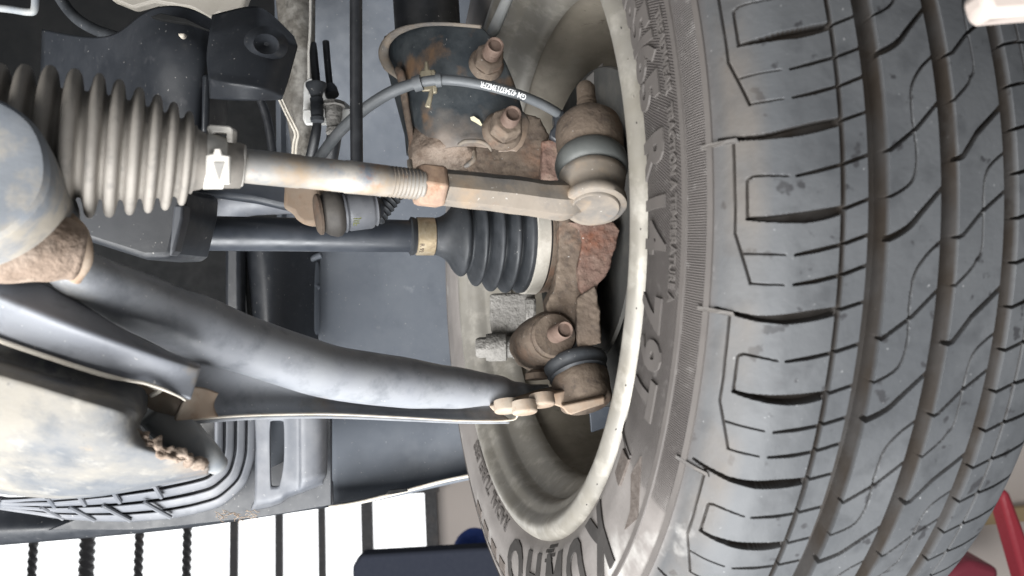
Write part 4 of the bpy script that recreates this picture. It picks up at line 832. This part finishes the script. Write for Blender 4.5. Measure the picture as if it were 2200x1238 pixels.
plate('back_panel', [(430, 880), (712, 880), (712, 1086), (560, 1112), (300, 1140), (100, 1140), (300, 1060)], .685, .004, m_plastic, du, .001)
g = G()
for k in range(30):
    x = 462 + rnd.random() * 100; y = 1108 + rnd.uniform(-10, 8) - abs(x - 512) * .12; c = P(x, y, .60)
    e = P(x + rnd.uniform(-22, 22), y + rnd.uniform(-10, 12), .60 + rnd.uniform(-.004, .004))
    g.tube([c, (c + e) / 2 + Vector((0, 0, rnd.uniform(-.002, .002))), e], R(.7, .6), 4, 3)
tag(g.build('frayed_fibre', m_sand, du, True, None), None, None, None, 'stuff')
bp_ = thing('bumper_liner', 'wide blue-grey bumper liner panel with folded lower edge', 'bumper liner', P(850, 1060, .9))
sheet('liner_face', [[(690, 860, .86), (800, 860, .862), (900, 860, .865), (960, 860, .86), (1030, 860, .85)], [(698, 920, .845), (800, 915, .85), (890, 910, .855), (930, 905, .845), (1030, 900, .84)],
                     [(702, 1000, .845), (800, 990, .85), (890, 985, .855), (930, 980, .845), (1030, 965, .84)], [(704, 1046, .84), (800, 1040, .845), (890, 1030, .85), (935, 1022, .84), (1030, 1005, .835)],
                     [(706, 1054, .83), (800, 1047, .835), (890, 1036, .84), (940, 1028, .83), (1030, 1010, .825)], [(708, 1088, .815), (800, 1072, .815), (890, 1050, .82), (940, 1038, .81), (1030, 1018, .81)]], m_liner, bp_, .004, 2)
g = G(); g.tube(PP([(705, 1090, .812), (760, 1082, .812), (820, 1068, .812), (890, 1050, .815), (960, 1032, .808), (1030, 1018, .808)]), R(3.5, .81), 8, 6); g.build('lower_edge', m_cream, bp_)
plate('edge_slot', [(828, 1062), (836, 1054), (872, 1050), (876, 1056), (840, 1063)], .807, .003, m_dark, bp_, 0)
plate('joint_tab', [(700, 1036), (712, 1036), (714, 1086), (702, 1088)], .80, .01, m_duct, bp_, .002)
lp = thing('bumper_lip', 'dark grey underside strip of the bumper above the barred window', 'bumper lip', P(300, 1140, .75))
sheet('lip_strip', [[(-80, 1060, .72), (0, 1062, .72), (120, 1090, .72), (300, 1096, .72), (460, 1100, .72), (560, 1075, .73), (640, 1058, .75), (706, 1050, .77)],
                    [(-80, 1120, .71), (0, 1116, .71), (120, 1116, .71), (300, 1112, .71), (460, 1106, .715), (560, 1090, .725), (640, 1078, .745), (706, 1070, .77)],
                    [(-80, 1150, .70), (0, 1146, .70), (120, 1140, .70), (300, 1128, .705), (460, 1114, .71), (560, 1100, .72), (640, 1090, .74), (706, 1082, .765)],
                    [(-80, 1178, .715), (0, 1172, .715), (120, 1162, .715), (330, 1144, .72), (460, 1128, .725), (560, 1112, .735), (640, 1100, .75), (706, 1090, .77)]], m_plastic, lp, .003, 2)
# ================================================================== workshop behind
win = thing('window_grille', 'bright window with dark upright iron bars at the bottom left', 'window', P(500, 1400, 4.2))
vu = AZ
def vbar(px, w_, y0=1000, y1=1500, d=4.0, twist=False):
    top = P(px, 1170, d); a = top + AZ * .55; b = top - AZ * .55
    if not twist:
        hx = Vector(M[:, 0]); hx.z = 0; hx.normalize(); hy = hx.cross(AZ)
        g = G(); g.prism([a - hx * R(w_ / 2, d) - hy * .01, a + hx * R(w_ / 2, d) - hy * .01, a + hx * R(w_ / 2, d) + hy * .01, a - hx * R(w_ / 2, d) + hy * .01], b - a)
        return g.build('bar', m_bar, win, False, None)
    rs = []
    for k in range(90):
        c = a + (b - a) * k / 89; r = R(w_ / 2 * 1.1, d)
        rs.append([c + Vector((math.cos(k * .5 + j * math.pi / 2), math.sin(k * .5 + j * math.pi / 2), 0)) * r for j in range(4)])
    g = G(); g.rings(rs); return g.build('bar', m_bar, win, False, None)
for px, wd, tw in ((-40, 18, 1), (72, 19, 1), (188, 31, 1), (299, 19, 1), (402, 19, 1), (503, 17, 0), (600, 16, 0), (692, 15, 0), (790, 25, 0)): vbar(px, wd, twist=bool(tw))
hx = Vector(M[:, 0]); hx.z = 0; hx.normalize()
g = G(); c = P(930, 1170, 4.0); g.box(c, hx * R(13, 4), AZ * .6, hx.cross(AZ) * .03); g.build('window_jamb', m_bar, win, False, None)
g = G(); c = P(650, 1062, 4.0); g.box(c, hx * R(292, 4), AZ * R(14, 4), hx.cross(AZ) * .025); g.build('window_head', m_bar, win, False, None)
g = G(); c = P(380, 1180, 4.1); g.box(c, hx * R(555, 4.1), AZ * .5, hx.cross(AZ) * .004); g.build('window_pane', m_day, win, False, None)
g = G(); c = P(1300, 1180, 4.1); g.box(c, hx * R(360, 4.1), AZ * .9, hx.cross(AZ) * .03); tag(g.build('workshop_wall', m_wall, None, False, None), 'plain beige workshop wall right of the barred window', 'wall')
o = plate('tool_cabinet', [(757, 1216), (776, 1194), (1000, 1181), (1200, 1172), (1200, 1400), (757, 1400)], 2.2, .06, m_navy, None, .008); tag(o, 'dark navy cabinet top at the bottom below the blue cloth', 'cabinet')
g = G(); g.tube(PP([(985, 1188, 2.45), (1000, 1168, 2.45), (1030, 1160, 2.45), (1070, 1168, 2.45)]), [R(14, 2.4), R(20, 2.4), R(24, 2.4), R(20, 2.4)], 20, 6, 1, (True, True), 0, .012, 12); tag(g.build('blue_cloth', m_blue, None, True, None), 'bright blue cloth bundle lying on the navy cabinet', 'cloth')
g = G(); c = P(2350, 1100, 3.2); g.box(c, hx * R(420, 3.2), AZ * 1.0, hx.cross(AZ) * .03); tag(g.build('workshop_wall', m_wall, None, False, None), 'pinkish beige wall beyond the tyre at the lower right', 'wall')
o = plate('wall_trim', [(2060, 1105), (2300, 1080), (2300, 1112), (2060, 1135)], 3.1, .03, m_trim, None, .004); tag(o, 'tan horizontal trim on the wall behind the red post', 'trim')
o = plate('lift_arm', [(2150, 1068), (2160, 1050), (2172, 1062), (2230, 1215), (2250, 1300), (2215, 1300)], 2.4, .08, m_red, None, .012); tag(o, 'slanting bright red lift arm at the lower right edge', 'lift arm')
o = plate('red_tray', [(2020, 1240), (2090, 1205), (2150, 1222), (2140, 1300), (2010, 1300)], 2.6, .3, mat('dull_red', (.22, .03, .05), .6), None, .02); tag(o, 'dull red tray edge below the tyre at bottom right', 'tray')
o = plate('fender_lip', [(2108, -30), (2280, -30), (2280, 22), (2140, 34), (2122, 26)], .235, .012, mat('beige_fender', (.36, .31, .28), .5), None, .003, None, 3); tag(o, 'beige rounded fender lip in the top right corner above the tread', 'fender')
